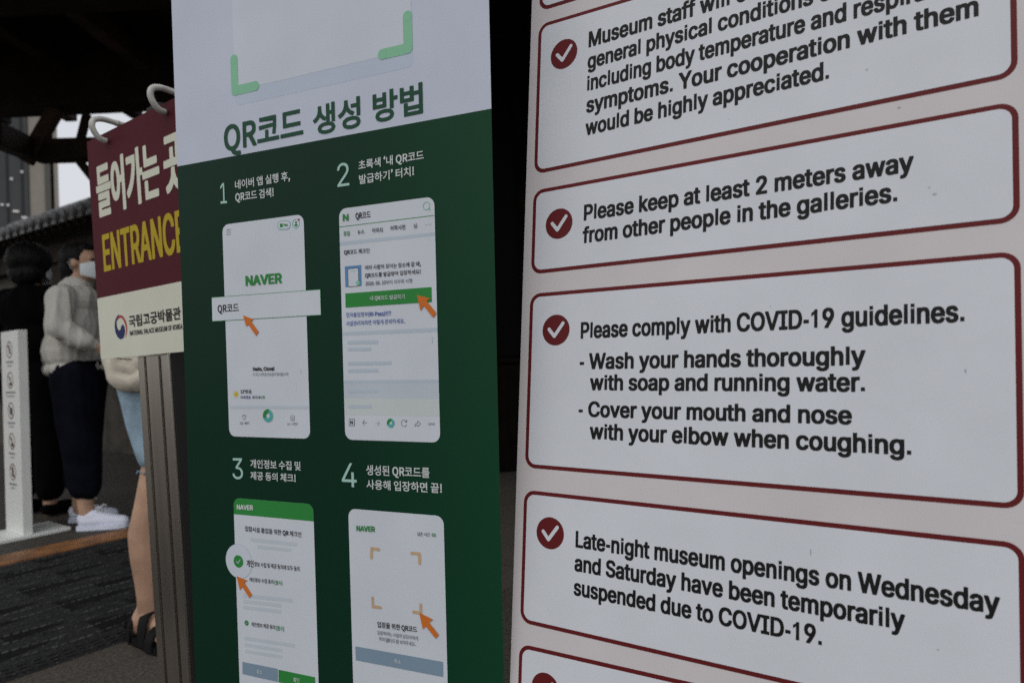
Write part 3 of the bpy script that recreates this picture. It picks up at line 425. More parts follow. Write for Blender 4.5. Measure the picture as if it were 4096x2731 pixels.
ART = {"pan": [
  {"tl": None, "bl": [13.6, 1392.3], "br": [593.3, 1377.5], "tr": None, "badge": None, "lines": []}, 
  {"tl": [13.6, 1371.6], "bl": [13.7, 1142.0], "br": [593.4, 1148.2], "tr": [593.3, 1357.7], "badge": [58.8, 1314.1], "lines": [["Museum staff will check your", "b", 98.9, 1313.5, 299.0, 1314.6, 21.8, "cap", "Museum staff will"], ["general physical conditions on entry", "b", 98.2, 1281.8, 398.1, 1285.5, 21.1, "cap", "general physical conditions"], ["including body temperature and respiratory", "b", 98.5, 1249.4, 433.9, 1254.3, 21.3, "cap", "including body temperature and"], ["symptoms. Your cooperation with them", "b", 97.9, 1217.4, 560.8, 1222.5, 21.5, "cap"], ["would be highly appreciated.", "b", 97.5, 1184.7, 415.5, 1189.4, 21.1, "cap"]]}, 
  {"tl": [13.7, 1117.4], "bl": [13.8, 992.1], "br": [593.4, 996.9], "tr": [593.4, 1122.6], "badge": [58.7, 1062.1], "lines": [["Please keep at least 2 meters away", "b", 98.6, 1061.9, 500.8, 1065.0, 21.2, "cap"], ["from other people in the galleries.", "b", 97.4, 1029.7, 484.9, 1033.5, 21.2, "cap"]]}, 
  {"tl": [13.8, 963.2], "bl": [13.9, 710.8], "br": [593.4, 709.3], "tr": [593.4, 967.0], "badge": [58.8, 908.2], "lines": [["Please comply with COVID-19 guidelines.", "b", 98.6, 895.2, 545.6, 897.9, 21.5, "cap"], ["- Wash your hands thoroughly", "b", 98.5, 852.5, 453.7, 854.0, 20.6, "cap"], ["with soap and running water.", "b", 114.9, 823.5, 453.1, 824.5, 20.3, "cap"], ["- Cover your mouth and nose", "b", 98.6, 787.1, 440.1, 787.9, 19.8, "cap"], ["with your elbow when coughing.", "b", 116.4, 757.2, 497.1, 757.4, 20.3, "cap"]]}, 
  {"tl": [13.9, 679.0], "bl": [14.0, 492.9], "br": [593.5, 489.8], "tr": [593.4, 676.6], "badge": [58.9, 622.9], "lines": [["Late-night museum openings on Wednesday", "b", 99.2, 609.5, 572.7, 605.4, 20.7, "cap"], ["and Saturday have been temporarily", "b", 98.5, 577.8, 490.8, 573.7, 20.6, "cap"], ["suspended due to COVID-19.", "b", 98.3, 545.5, 410.0, 542.0, 20.2, "cap"]]}, 
  {"tl": [14.0, 463.3], "bl": None, "br": None, "tr": [593.5, 473.1], "badge": [58.4, 410.7], "lines": []}], "G": {"edge": [[-0.4, 1509.6], [600.2, 1373.5], [-0.0, 1224.6], [600.3, 1226.2]], "card": [[138.7, 1478.1], [467.2, 1403.6], [136.3, 1330.9], [476.3, 1329.8]], "brk": [[[128.2, 1385.8], [129.6, 1323.7], [188.7, 1333.4]], [[477.7, 1383.6], [477.2, 1326.5], [417.6, 1330.8]]], "title": [["QR코드", "K", 109.7, 1237.6, 274.9, 1239.5, 39.9, "box"], ["생성", "K", 294.1, 1233.2, 383.6, 1233.6, 46.5, "box"], ["방법", "K", 405.9, 1234.9, 492.1, 1236.2, 45.2, "box"]], "num": [["1", "r", 97.7, 1150.4, 112.2, 1149.8, 33.8, "cap"], ["2", "r", 337.8, 1149.2, 359.9, 1149.2, 34.9, "cap"], ["3", "r", 104.0, 687.4, 127.4, 688.0, 35.3, "cap"], ["4", "r", 330.1, 686.3, 358.1, 686.4, 37.3, "cap"]], "cap": [[["네이버 앱 실행 후,", "K", 130.8, 1170.0, 246.2, 1170.8, 15.0, "box"], ["QR코드 검색!", "K", 130.5, 1149.7, 212.0, 1149.0, 15.0, "box"]], [["초록색 ‘내 QR코드", "K", 377.5, 1169.9, 491.4, 1170.1, 14.1, "box"], ["발급하기’ 터치!", "K", 378.1, 1148.3, 474.4, 1149.3, 14.2, "box"]], [["개인정보 수집 및", "K", 144.2, 707.7, 249.7, 707.7, 14.7, "box"], ["제공 동의 체크!", "K", 143.6, 688.1, 238.9, 688.1, 14.0, "box"]], [["생성된 QR코드를", "K", 376.1, 706.7, 487.9, 707.2, 15.7, "box"], ["사용해 입장하면 끝!", "K", 375.9, 684.9, 508.0, 685.8, 15.1, "box"]]],
 "phone": [[[99.3, 1115.0], [270.5, 1114.2], [99.7, 759.1], [270.1, 760.9]], [[339.1, 1115.9], [506.8, 1115.2], [338.0, 760.3], [506.9, 760.4]], [[103.9, 654.5], [272.5, 655.3]], [[340.3, 652.3], [509.5, 652.8]]],
 "p1": {"text": [["NAVER", "x", 147.0, 1010.8, 223.5, 1010.6, 14.9, "cap", "green"], ["QR코드", "K", 83.5, 969.9, 130.6, 970.0, 11.5, "box", "ink"], ["Hello, Clova!", "b", 156.7, 869.6, 202.2, 869.7, 5.8, "cap", "ink"], ["더 작고 귀여운 브라운이 찾아옵니다!", "k", 156.4, 860.7, 230.4, 860.5, 5.5, "box", "grey"], ["12°맑음", "K", 128.2, 832.2, 152.0, 832.2, 6.3, "box", "ink"], ["미세", "K", 128.1, 823.1, 138.6, 823.2, 5.1, "box", "ink"], ["좋음", "K", 139.9, 823.2, 149.7, 823.2, 5.1, "box", "blue"], ["초미세", "K", 153.2, 823.2, 169.5, 823.2, 5.1, "box", "ink"], ["보통", "K", 170.4, 823.2, 180.3, 823.3, 5.1, "box", "green"], ["쇼핑·N페이", "k", 124.0, 780.0, 145.1, 780.6, 4.9, "box", "grey"], ["뉴스·콘텐츠", "k", 225.2, 780.3, 246.6, 780.7, 5.0, "box", "grey"], ["Pay", "b", 230.7, 1099.8, 239.2, 1099.6, 3.9, "cap", "green"]], "quads": {"search": [[70.1, 995.5], [299.7, 995.2], [299.6, 954.6], [69.6, 954.4]], "arrow": [[139.8, 961.8], [162.5, 954.3], [156.4, 951.4], [171.9, 933.6], [166.1, 927.1], [150.6, 946.2], [145.7, 943.5]], "ham": [[108.7, 1105.8], [118.3, 1105.6], [108.5, 1101.7], [118.2, 1101.6], [108.3, 1097.9], [118.0, 1097.7]],
 "pill": [[217.9, 1109.2], [244.3, 1107.9], [217.3, 1095.2], [244.0, 1094.1]],
 "prof": [[255.2, 1101.7], [262.4, 1101.0]], "dot": [[261.2, 1107.1], [262.9, 1106.9]], "nbox": [[222.8, 1104.5], [228.8, 1104.4], [228.8, 1098.3], [222.9, 1098.7]], "sun": [[117.5, 830.7], [122.6, 830.7]], "ring": [[185.4, 795.5], [196.4, 795.6]], "heart": [[134.1, 792.9], [138.9, 793.0]], "doc": [[232.1, 796.7], [240.4, 796.8], [240.1, 788.1], [231.8, 788.2]], "chev": [[254.5, 871.0], [257.5, 867.5], [254.2, 864.0]], "band": [[103.6, 811.0], [269.7, 812.1], [269.5, 806.9], [103.4, 806.1]]}}, "p2": {"text": [["N", "x", 346.1, 1096.9, 357.0, 1096.5, 9.5, "cap", "green"], ["QR코드", "K", 369.9, 1097.8, 397.2, 1097.7, 8.3, "box", "ink"], ["통합", "K", 346.7, 1073.5, 358.9, 1073.3, 7.1, "box", "green"], ["뉴스", "K", 372.6, 1073.8, 385.1, 1073.5, 6.6, "box", "ink"], ["이미지", "K", 399.1, 1073.3, 417.8, 1072.6, 7.2, "box", "ink"], ["어학사전", "K", 431.7, 1073.5, 457.2, 1073.0, 7.3, "box", "ink"], ["실", "K", 471.2, 1073.5, 477.6, 1073.5, 7.0, "box", "grey"], ["QR코드 체크인", "K", 346.8, 1045.0, 393.4, 1044.1, 7.3, "box", "ink"], ["여러 사람이 모이는 장소에 갈 때,", "K", 384.3, 1018.9, 482.1, 1017.7, 7.0, "box", "ink"], ["QR코드를 발급받아 입장하세요!", "K", 384.5, 1007.2, 481.5, 1006.5, 6.8, "box", "ink"], ["2020. 06. 10부터 의무화 시행", "k", 384.6, 995.3, 466.6, 994.6, 6.2, "box", "grey"], ["내 QR코드 발급하기", "K", 392.3, 972.4, 453.6, 971.6, 6.8, "box", "white"], ["전자출입명부(KI-Pass)란?", "k", 347.0, 949.1, 428.5, 948.2, 7.2, "box", "blue"], ["시설관리자라면 이렇게 준비하세요.", "k", 346.8, 935.9, 452.5, 935.7, 7.4, "box", "blue"], ["N", "x", 349.2, 784.5, 354.4, 784.6, 5.2, "cap", "ink"]], "quads": {"line": [[338.4, 1088.1], [506.5, 1088.5]], "band": [[339.0, 1065.3], [506.0, 1064.3], [506.4, 1059.7], [338.8, 1059.5]], "thumb": [[347.0, 1027.1], [377.4, 1027.1], [377.2, 995.5], [347.0, 995.4]], "thumbphone": [[352.3, 1023.2], [372.5, 1023.5], [372.4, 995.2], [352.4, 995.1]], "btn": [[346.6, 985.8], [498.8, 986.1], [498.9, 964.4], [346.4, 964.1]], "arrow": [[474.7, 975.9], [497.3, 969.6], [490.6, 966.5], [506.6, 948.0], [500.6, 941.9], [485.6, 960.0], [479.9, 952.9]], "band2": [[339.4, 926.7], [507.0, 926.9], [506.8, 921.0], [339.2, 921.1]], "bars": [[[348.5, 912.9], [404.0, 912.1], [403.9, 906.8], [348.3, 908.0]], [[348.1, 902.4], [390.5, 901.7], [390.4, 896.8], [347.9, 897.5]], [[348.2, 880.6], [426.4, 879.9], [426.2, 874.9], [348.0, 875.4]], [[348.3, 869.3], [402.6, 869.0], [402.5, 863.9], [348.1, 864.2]], [[347.2, 837.8], [403.0, 838.1], [402.8, 833.0], [347.1, 832.6]], [[347.2, 813.9], [389.5, 814.4], [389.4, 809.2], [347.0, 808.7]]], "band3": [[338.9, 852.1], [506.6, 851.9], [506.4, 847.0], [338.8, 846.9]], "zone1": [[339.0, 846.9], [506.7, 847.0], [506.5, 823.3], [338.8, 824.3]], "zone2": [[338.8, 824.3], [506.5, 823.3], [506.3, 798.2], [338.5, 798.9]], "search": [[493.9, 1103.5], [498.9, 1102.9]], "nicon": [[346.8, 792.4], [357.4, 792.6], [357.0, 781.7], [346.4, 781.8]], "larr": [[371.8, 787.2], [380.1, 787.1]], "rarr": [[403.1, 787.0], [395.8, 786.9]], "ring": [[422.9, 787.3], [429.6, 787.4]], "reload": [[446.2, 787.3], [450.8, 787.3]], "share": [[469.9, 787.0], [474.6, 787.1]], "ooo": [[489.4, 786.9], [493.3, 787.0], [497.2, 787.0], [490.9, 786.9]], "dots": [[491.9, 1076.6], [496.0, 1076.6], [500.1, 1076.6]], "dots2": [[498.1, 912.7], [498.0, 909.5], [497.9, 906.3]]}}, "p3": {"text": [["NAVER", "x", 111.5, 636.3, 147.5, 637.3, 7.7, "cap", "white"], ["집합시설 출입을 위한 QR 체크인", "K", 127.7, 600.4, 247.0, 599.9, 8.9, "box", "ink"], ["개인", "K", 129.0, 540.1, 144.4, 540.7, 11.9, "box", "ink"], ["정보 수집 및 제공 동의에 모두 동의", "K", 145.7, 542.5, 241.3, 543.8, 7.9, "box", "ink"], ["개인정보 수집 동의", "K", 133.7, 515.6, 186.0, 516.9, 7.2, "box", "ink"], ["(필수)", "K", 188.2, 516.4, 204.4, 517.0, 7.3, "box", "green"], ["개인정보 제공 동의", "K", 134.7, 439.5, 186.4, 441.1, 7.5, "box", "ink"], ["(필수)", "K", 188.5, 440.2, 205.1, 440.8, 8.1, "box", "green"], ["취소", "K", 143.7, 359.3, 155.5, 360.5, 8.0, "box", "white"], ["확인", "K", 221.9, 358.3, 234.2, 359.7, 8.3, "box", "white"]], "quads": {"head": [[103.0, 627.3], [271.8, 627.3]], "lens": [[111.5, 547.3], [143.8, 550.5]], "chk": [[110.9, 547.3], [122.6, 548.4]], "chk2": [[124.2, 443.6], [129.1, 444.2]], "arrow": [[106.5, 521.9], [129.6, 516.9], [122.7, 512.6], [138.9, 493.9], [133.2, 487.5], [117.5, 505.8], [112.7, 498.3]], "b1": [[111.9, 375.2], [188.9, 375.3], [188.1, 353.3], [111.6, 354.0]], "b2": [[190.8, 374.3], [265.8, 374.1], [265.6, 353.1], [189.9, 353.1]], "bars": [[[139.1, 589.7], [237.7, 590.1], [237.5, 583.9], [138.9, 583.5]], [[153.6, 578.7], [223.9, 579.3], [223.6, 573.8], [153.4, 573.0]], [[118.9, 492.8], [223.6, 496.6], [223.4, 490.5], [118.6, 486.5]], [[118.8, 482.8], [200.4, 485.3], [200.2, 479.5], [118.5, 476.8]], [[118.7, 472.3], [200.0, 475.1], [199.8, 469.2], [118.4, 466.3]], [[119.0, 419.9], [226.2, 422.3], [225.9, 416.2], [118.7, 413.6]], [[119.1, 408.4], [200.5, 410.5], [200.3, 404.6], [118.9, 402.3]], [[119.0, 397.3], [198.5, 399.5], [198.3, 393.9], [118.7, 391.5]]]}}, "p4": {"text": [["NAVER", "x", 355.1, 619.1, 389.3, 620.3, 7.8, "cap", "green"], ["남은 시간", "k", 464.7, 620.2, 485.9, 620.6, 5.9, "box", "ink"], ["03", "K", 489.1, 621.3, 496.0, 621.5, 4.6, "cap", "green"], ["입장을 위한 QR코드", "K", 389.0, 472.5, 459.9, 474.2, 9.1, "box", "ink"], ["입장하려는 시설의 담당자에게", "k", 388.7, 461.3, 460.8, 462.2, 6.4, "box", "grey"], ["위의 QR코드를 보여주세요.", "k", 391.3, 451.9, 456.7, 452.7, 6.6, "box", "grey"], ["취소", "K", 418.5, 421.3, 430.2, 421.8, 7.0, "box", "white"]], "quads": {"brk": [[[381.3, 579.5], [382.3, 593.6], [395.3, 593.2]], [[453.8, 593.0], [467.2, 593.1], [467.0, 579.3]], [[381.4, 517.0], [381.8, 503.5], [394.8, 503.7]], [[467.2, 516.7], [466.8, 504.4], [454.5, 504.3]]], "arrow": [[464.8, 505.0], [488.0, 497.7], [481.0, 492.6], [497.3, 476.1], [491.7, 469.9], [475.3, 486.2], [470.2, 480.7]], "btn": [[346.7, 436.5], [502.8, 436.3], [502.4, 413.8], [346.5, 414.5]]}}}, "B": {"quad": [[0.0, 526.7], [402.0, 526.2], [2.1, 146.5], [382.8, 147.9], [0.0, 0.0], [368.2, -0.9]], "text": [["들어가는 곳", "H", 33.3, 333.8, 325.3, 334.8, 127.0, "box", "들어가는", "cream"], ["ENTRANCE", "e", 46.3, 207.7, 369.4, 208.8, 83.8, "cap", "ENTRANC", "yellow"], ["국립고궁박물관", "K", 149.3, 65.9, 339.5, 67.5, 27.1, "box", "국립고궁박물", "ink"], ["NATIONAL PALACE MUSEUM OF KOREA", "s", 150.2, 47.8, 375.4, 47.9, 10.4, "cap", "ink"]], "emblem": [[109.2, 71.5], [79.3, 73.6], [138.3, 69.4], [113.2, 100.6], [105.1, 41.9]], "hooks": [[[107.9, 507.1], [63.9, 527.4], [31.5, 560.9], [76.5, 565.2], [186.3, 525.8]], [[373.9, 507.9], [335.4, 528.5], [309.1, 558.6], [340.6, 568.6], [411.8, 537.0]]]}, "FR": {"notice": {"o": [-0.0564, 0.9685, 0.0015], "u": [0.83994, -0.54234, -0.01906], "v": [0.07793, 0.04274, 0.99631], "n": [-0.53953, -0.83833, 0.07816]}, "guide": {"o": [-0.5939, 1.2369, 0.0007], "u": [0.91774, -0.39672, -0.01891], "v": [0.02363, -0.05182, 0.99865], "n": [-0.39717, -0.91695, -0.03818]}, "board": {"o": [-0.9939, 1.6496, 0.9085], "u": [0.81508, -0.57927, 0.0091], "v": [-0.02376, -0.01773, 0.99956], "n": [-0.57885, -0.81494, -0.02821]}}}
FR = ART['FR']

# ================================================================== SETTING: ground, threshold strip
mb = MB(); mb.add([(-150, -150, 0), (150, -150, 0), (150, 150, 0), (-150, 150, 0)], [(0, 1, 2, 3)], None)
def floor_mat():
    m = bpy.data.materials.new("granite_paving"); m.use_nodes = True; n = m.node_tree.nodes; l = m.node_tree.links; b = n["Principled BSDF"]
    tc = n.new("ShaderNodeTexCoord"); mp = n.new("ShaderNodeMapping"); mp.inputs['Rotation'].default_value = (0, 0, -R(51)); l.new(tc.outputs['Object'], mp.inputs[0])
    mp.inputs['Location'].default_value = (0.0, 0.13, 0)
    br = n.new("ShaderNodeTexBrick"); br.inputs['Scale'].default_value = 1.0; br.inputs['Brick Width'].default_value = 1.1; br.inputs['Row Height'].default_value = .6
    br.inputs['Mortar Size'].default_value = .004; br.inputs['Mortar Smooth'].default_value = .3; br.offset = .5
    br.inputs['Color1'].default_value = (.052, .045, .037, 1); br.inputs['Color2'].default_value = (.042, .037, .030, 1); br.inputs['Mortar'].default_value = (.025, .022, .02, 1)
    l.new(mp.outputs[0], br.inputs['Vector'])
    t = n.new("ShaderNodeTexNoise"); t.inputs['Scale'].default_value = 95; t.inputs['Detail'].default_value = 5; t.inputs['Roughness'].default_value = .75; l.new(tc.outputs['Object'], t.inputs['Vector'])
    t2 = n.new("ShaderNodeTexNoise"); t2.inputs['Scale'].default_value = 3.5; t2.inputs['Detail'].default_value = 5; l.new(tc.outputs['Object'], t2.inputs['Vector'])
    r = n.new("ShaderNodeValToRGB"); r.color_ramp.elements[0].position = .36; r.color_ramp.elements[1].position = .66
    r.color_ramp.elements[0].color = (.25, .24, .23, 1); r.color_ramp.elements[1].color = (2.1, 2.05, 1.95, 1); l.new(t.outputs[0], r.inputs[0])
    r2 = n.new("ShaderNodeValToRGB"); r2.color_ramp.elements[0].color = (.72, .72, .72, 1); r2.color_ramp.elements[1].color = (1.2, 1.2, 1.2, 1); l.new(t2.outputs[0], r2.inputs[0])
    x = n.new("ShaderNodeMix"); x.data_type = 'RGBA'; x.blend_type = 'MULTIPLY'; x.inputs[0].default_value = 1; l.new(br.outputs[0], x.inputs[6]); l.new(r.outputs[0], x.inputs[7])
    x2 = n.new("ShaderNodeMix"); x2.data_type = 'RGBA'; x2.blend_type = 'MULTIPLY'; x2.inputs[0].default_value = 1; l.new(x.outputs[2], x2.inputs[6]); l.new(r2.outputs[0], x2.inputs[7])
    l.new(x2.outputs[2], b.inputs['Base Color']); b.inputs['Roughness'].default_value = .8
    bp = n.new("ShaderNodeBump"); bp.inputs['Strength'].default_value = .5; bp.inputs['Distance'].default_value = .004; l.new(t.outputs[0], bp.inputs['Height']); l.new(bp.outputs[0], b.inputs['Normal'])
    return m
mb.mats = [floor_mat()]
g = mb.build("ground"); g["kind"] = "structure"

a_dir = Vector((.80, -.60, 0)); b_dir = Vector((.60, .80, 0))
# brown ribbed threshold strip along the far edge of the mat
def strip_mat():
    m = mat("brown_rubber_strip", (.25, .115, .045), .45, .4, var=.45, vscale=12)
    return m
mb = MB(); d = b_dir; nn = -a_dir
base = Vector((-1.42, 2.235, 0)) + nn * 1.375
mb.bar(base + nn * .105 - d * 1.6 + Vector((0, 0, .004)), base + nn * .105 + d * 1.7 + Vector((0, 0, .004)), .22, .008, strip_mat(), bev=.003)
for k in range(5):                                   # ribs
    c = base + nn * (.022 + k * .041)
    mb.bar(c - d * 1.6 + Vector((0, 0, .010)), c + d * 1.7 + Vector((0, 0, .010)), .028, .008, strip_mat(), bev=.003)
st = mb.build("threshold_strip"); st["kind"] = "structure"

# ================================================================== entrance mat (ribbed tiles, studded bevel edge)
def mat_mat():
    m = bpy.data.materials.new("ribbed_rubber"); m.use_nodes = True; n = m.node_tree.nodes; l = m.node_tree.links; b = n["Principled BSDF"]
    tc = n.new("ShaderNodeTexCoord")
    mp = n.new("ShaderNodeMapping"); l.new(tc.outputs['Object'], mp.inputs[0])
    t = n.new("ShaderNodeTexNoise"); t.inputs['Scale'].default_value = 5; t.inputs['Detail'].default_value = 7; l.new(mp.outputs[0], t.inputs['Vector'])
    t3 = n.new("ShaderNodeTexNoise"); t3.inputs['Scale'].default_value = 150; l.new(mp.outputs[0], t3.inputs['Vector'])
    r = n.new("ShaderNodeValToRGB"); r.color_ramp.elements[0].color = (.0120, .0125, .0128, 1); r.color_ramp.elements[1].color = (.021, .0215, .022, 1); l.new(t.outputs[0], r.inputs[0])
    r3 = n.new("ShaderNodeValToRGB"); r3.color_ramp.elements[0].position = .60; r3.color_ramp.elements[1].position = .78
    r3.color_ramp.elements[0].color = (0, 0, 0, 1); r3.color_ramp.elements[1].color = (.10, .10, .095, 1); l.new(t3.outputs[0], r3.inputs[0])
    x = n.new("ShaderNodeMix"); x.data_type = 'RGBA'; x.blend_type = 'ADD'; x.inputs[0].default_value = 1; l.new(r.outputs[0], x.inputs[6]); l.new(r3.outputs[0], x.inputs[7])
    l.new(x.outputs[2], b.inputs['Base Color']); b.inputs['Roughness'].default_value = .7; b.inputs['Specular IOR Level'].default_value = .15
    return m
MM = mat_mat()
mt = thing("entrance_mat", "large dark ribbed rubber mat lying across the paving by the sandalled foot", "mat", (-1.42, 2.235, 0), math.atan2(.80, .60))
# local x along its near edge (b_dir), local y away to the left
mb = MB()
mb.box((-.2, .68, .005), (3.6, 1.36, .010), MM)
tile = .40
M_MATD = mat("worn_rubber_groove", (.0085, .0085, .009), .85, .1, var=.3, vscale=40)
M_MATW = mat("worn_rubber_rib_glint", (.055, .057, .058), .6, .25, var=.95, vscale=23)
for i in range(-6, 5):
    for j in range(0, 4):
        x0, y0 = i * tile + .05 + (j % 2) * .02, j * .335 + .015
        mb.add([(x0 + .02, y0 + .02, .0104), (x0 + .30, y0 + .10, .0104), (x0 + .02, y0 + .19, .0104)], [(0, 1, 2)], M_MATD)
        mb.add([(x0 + .20, y0 + .20, .0104), (x0 + .39, y0 + .25, .0104), (x0 + .20, y0 + .32, .0104)], [(0, 1, 2)], M_MATD)
        for k in range(4):                            # worn ribs made of small studs, their highlights painted in as paler rubber
            y = y0 + .035 + k * .084
            for q in range(15):
                if random.random() < .08: continue
                mb.box((x0 + .012 + q * .026, y + .010 * sin(q * .4), .0118), (.017, .007, .0035), M_MATW)
mb.build("ribbed_panel", mt)
mb = MB()
mb.prism([(0, 0), (.085, 0), (.085, .013), (.02, .006)], MM, -2.0, 1.6, X=(0, 1, 0), Y=(0, 0, 1), Z=(1, 0, 0), o=(0, -.085, .001))
for i in range(88):
    for j in range(3): mb.box((-1.95 + i * .04, -.066 + j * .024, .0075 + j * .0024), (.024, .012, .006), MM)
mb.build("bevelled_edge", mt)

# ================================================================== notice banner (red framed panels)
fr = FR['notice']
NB = thing("notice_banner", "tall pink banner with red framed white panels of visitor rules in English", "banner")
frame_of(NB, fr['o'], fr['u'], fr['v'], fr['n'])
F = Face(0.02329)
def sheet_box(mb, F, s0, s1, t0, t1, m, th=.8):
    vs = [F.P(s, t, l) for l in (0, -th / .25) for s, t in ((s0, t0), (s1, t0), (s1, t1), (s0, t1))]
    mb.add(vs, [(0, 1, 2, 3), (7, 6, 5, 4), (0, 4, 5, 1), (1, 5, 6, 2), (2, 6, 7, 3), (3, 7, 4, 0)], m)
mb = MB(); sheet_box(mb, F, 0, 607, 40, 1800, M_PINK); mb.build("sheet", NB)
def check_badge(parent, c, r=22.0):
    mb = MB(); F.disc(mb, c, r, M_RED, 3, 56)
    p = [(c[0] - .50 * r, c[1] + .06 * r), (c[0] - .10 * r, c[1] - .40 * r), (c[0] + .52 * r, c[1] + .42 * r)]
    F.stroke(mb, p, .235 * r, M_WHITE, 4)
    return mb.build("check_badge", parent)
def notice_panel(tl, bl, br, tr, badge, lines, label):
    q = [tl, bl, br, tr]
    mb = MB(); F.shape(mb, rounded(q, 17), M_RED, 1); F.shape(mb, rounded(inset(q, 5.5), 12), M_WHITE, 2)
    p = mb.build("notice_panel", NB); p["label"] = label
    if badge: check_badge(p, badge)
    if lines:
        for L in lines: mb = MB(); letter(mb, F, M_INK, *L); mb.build("text_line", p)
plabels = ["red framed panel cut off by the top edge", "panel asking for body temperature checks", "panel asking to keep 2 meters away", "panel of COVID-19 guidelines on hands and coughing", "panel on late-night openings", "red framed panel cut off at the bottom"]
for P in ART['pan']:
    for k, b, e in (('tl', 'bl', 290), ('tr', 'br', 290)):
        if P[k] is None: P[k] = [P[b][0], P[b][1] + e]
        if P[b] is None: P[b] = [P[k][0], P[k][1] - e]
for P, lb in zip(ART['pan'], plabels): notice_panel(P['tl'], P['bl'], P['br'], P['tr'], P['badge'], P['lines'], lb)
# scuffs and stuck dirt seen on the print
for s, t, rx, ry in ((455, 1190, 1.6, 1.1), (487, 1139, 1.8, .8), (520, 1036, 2.2, 1.4), (515, 1044, 1.0, 1.0), (546, 846, 1.0, 2.4), (520, 560, 1.4, .8), (398, 642, .35, 4.2), (352, 925, .6, .6), (300, 1165, .5, .5)):
    mb = MB(); F.disc(mb, (s, t), rx, M_LGREY if rx > .9 else M_GREY, 2.5, 10, ry); mb.build("dirt_speck", NB)
def x_stand(parent, wmm, k, hmm=1800):
    mb = MB(); c = (wmm / 2 + k * 900) / 1000
    mb.tube([(c, .05, .10), (c, .05, hmm / 1000 - .25)], .011, M_STEELD, 10)
    for s in (-1, 1):
        mb.tube([(c, .05, .95), (c + s * (wmm / 2000 - .015) + k * .8, .006, hmm / 1000 - .02)], .005, M_STEELD, 8)
        mb.tube([(c, .05, .95), (c + s * (wmm / 2000 - .015) - k * .8, .006, .06)], .005, M_STEELD, 8)
        mb.tube([(c, .05, .32), (c + s * .28, .30, .012)], .008, M_STEELD, 8)
    mb.tube([(c, .05, .32), (c, -.06, .012)], .008, M_STEELD, 8)
    mb.build("stand", parent)
x_stand(NB, 600, F.k)

# ================================================================== check-in guide banner (white over green)
fr = FR['guide']; G = ART['G']
GB = thing("guide_banner", "tall green and white banner of four phone screens with Korean step by step captions", "banner")
frame_of(GB, fr['o'], fr['u'], fr['v'], fr['n'])
F = Face(0.02336)
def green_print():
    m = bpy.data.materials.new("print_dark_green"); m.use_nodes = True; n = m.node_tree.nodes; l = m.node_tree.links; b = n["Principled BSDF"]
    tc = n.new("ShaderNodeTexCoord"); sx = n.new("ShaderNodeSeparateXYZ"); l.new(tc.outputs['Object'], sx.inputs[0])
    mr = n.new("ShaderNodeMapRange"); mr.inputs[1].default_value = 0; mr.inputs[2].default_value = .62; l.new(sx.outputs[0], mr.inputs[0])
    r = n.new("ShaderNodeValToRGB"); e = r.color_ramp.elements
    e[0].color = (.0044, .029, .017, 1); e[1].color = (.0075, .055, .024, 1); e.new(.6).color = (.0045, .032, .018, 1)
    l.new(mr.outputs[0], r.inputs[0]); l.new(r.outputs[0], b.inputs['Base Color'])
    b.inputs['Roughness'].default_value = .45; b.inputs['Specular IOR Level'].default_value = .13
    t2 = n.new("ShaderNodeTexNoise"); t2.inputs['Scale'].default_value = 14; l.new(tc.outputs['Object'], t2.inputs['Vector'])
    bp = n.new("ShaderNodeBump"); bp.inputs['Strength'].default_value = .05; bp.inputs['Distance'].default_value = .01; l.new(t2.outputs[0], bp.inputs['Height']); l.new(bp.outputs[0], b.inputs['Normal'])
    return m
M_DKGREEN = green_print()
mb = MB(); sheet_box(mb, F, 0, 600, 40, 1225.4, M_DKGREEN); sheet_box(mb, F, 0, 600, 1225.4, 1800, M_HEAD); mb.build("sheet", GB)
mb = MB()
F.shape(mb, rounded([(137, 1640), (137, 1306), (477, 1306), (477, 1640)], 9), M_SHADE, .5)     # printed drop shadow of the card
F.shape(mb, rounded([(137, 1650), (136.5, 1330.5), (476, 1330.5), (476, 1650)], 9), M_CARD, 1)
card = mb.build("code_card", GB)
for pts in G['brk']:
    a, b, c = [Vector(p) for p in pts]; i = 7.5 if b.x < 300 else -7.5
    mb = MB(); F.stroke(mb, [(b.x + i, a.y - 4), (b.x + i, b.y + 7), (c.x - i, b.y + 7)], 15.5, M_BRACKET, 2); mb.build("corner_bracket", card)
for L in G['title']: mb = MB(); letter(mb, F, M_TITLE, *L); mb.build("title_word", GB)
for L in G['num']: mb = MB(); letter(mb, F, M_MINT, *L); mb.build("step_number", GB)
for Ls in G['cap']:
    mb = MB()
    for L in Ls: letter(mb, F, M_CAPTION, *L)
    mb.build("step_caption", GB)
INK = dict(green=M_GREEN, ink=M_INK, grey=M_GREY, blue=M_BLUE, white=M_CAPTION, cream=M_CREAM, yellow=M_LEMON)
def screen(q, r=13):
    mb = MB()
    big = inset(q, -7.5); F.shape(mb, rounded(big, r + 7), M_NAVY, .6)
    F.shape(mb, rounded(q, r), M_SCREEN, 1.4)
    return mb.build("phone_screen", GB)
def write(p, lines):
    for L in lines:
        a, col = L[:-1], L[-1]; mb = MB(); letter(mb, F, INK[col], *a, layer=5); mb.build("text_line", p)
def arrow(p, pts): mb = MB(); F.shape(mb, pts, M_ORANGE, 7); mb.build("pointer_arrow", p)
def one(p, name, fn): mb = MB(); fn(mb); mb.build(name, p)
def ring_icon(p, c, r):
    mb = MB()
    for i in range(24):
        a0, a1 = 2 * pi * i / 24, 2 * pi * (i + 1) / 24
        F.ring(mb, c, r * .36, r, M_GREEN if pi * .35 < a0 < pi * 1.1 else M_TEAL, 4, 2, a0, a1)
    mb.build("ring_icon", p)
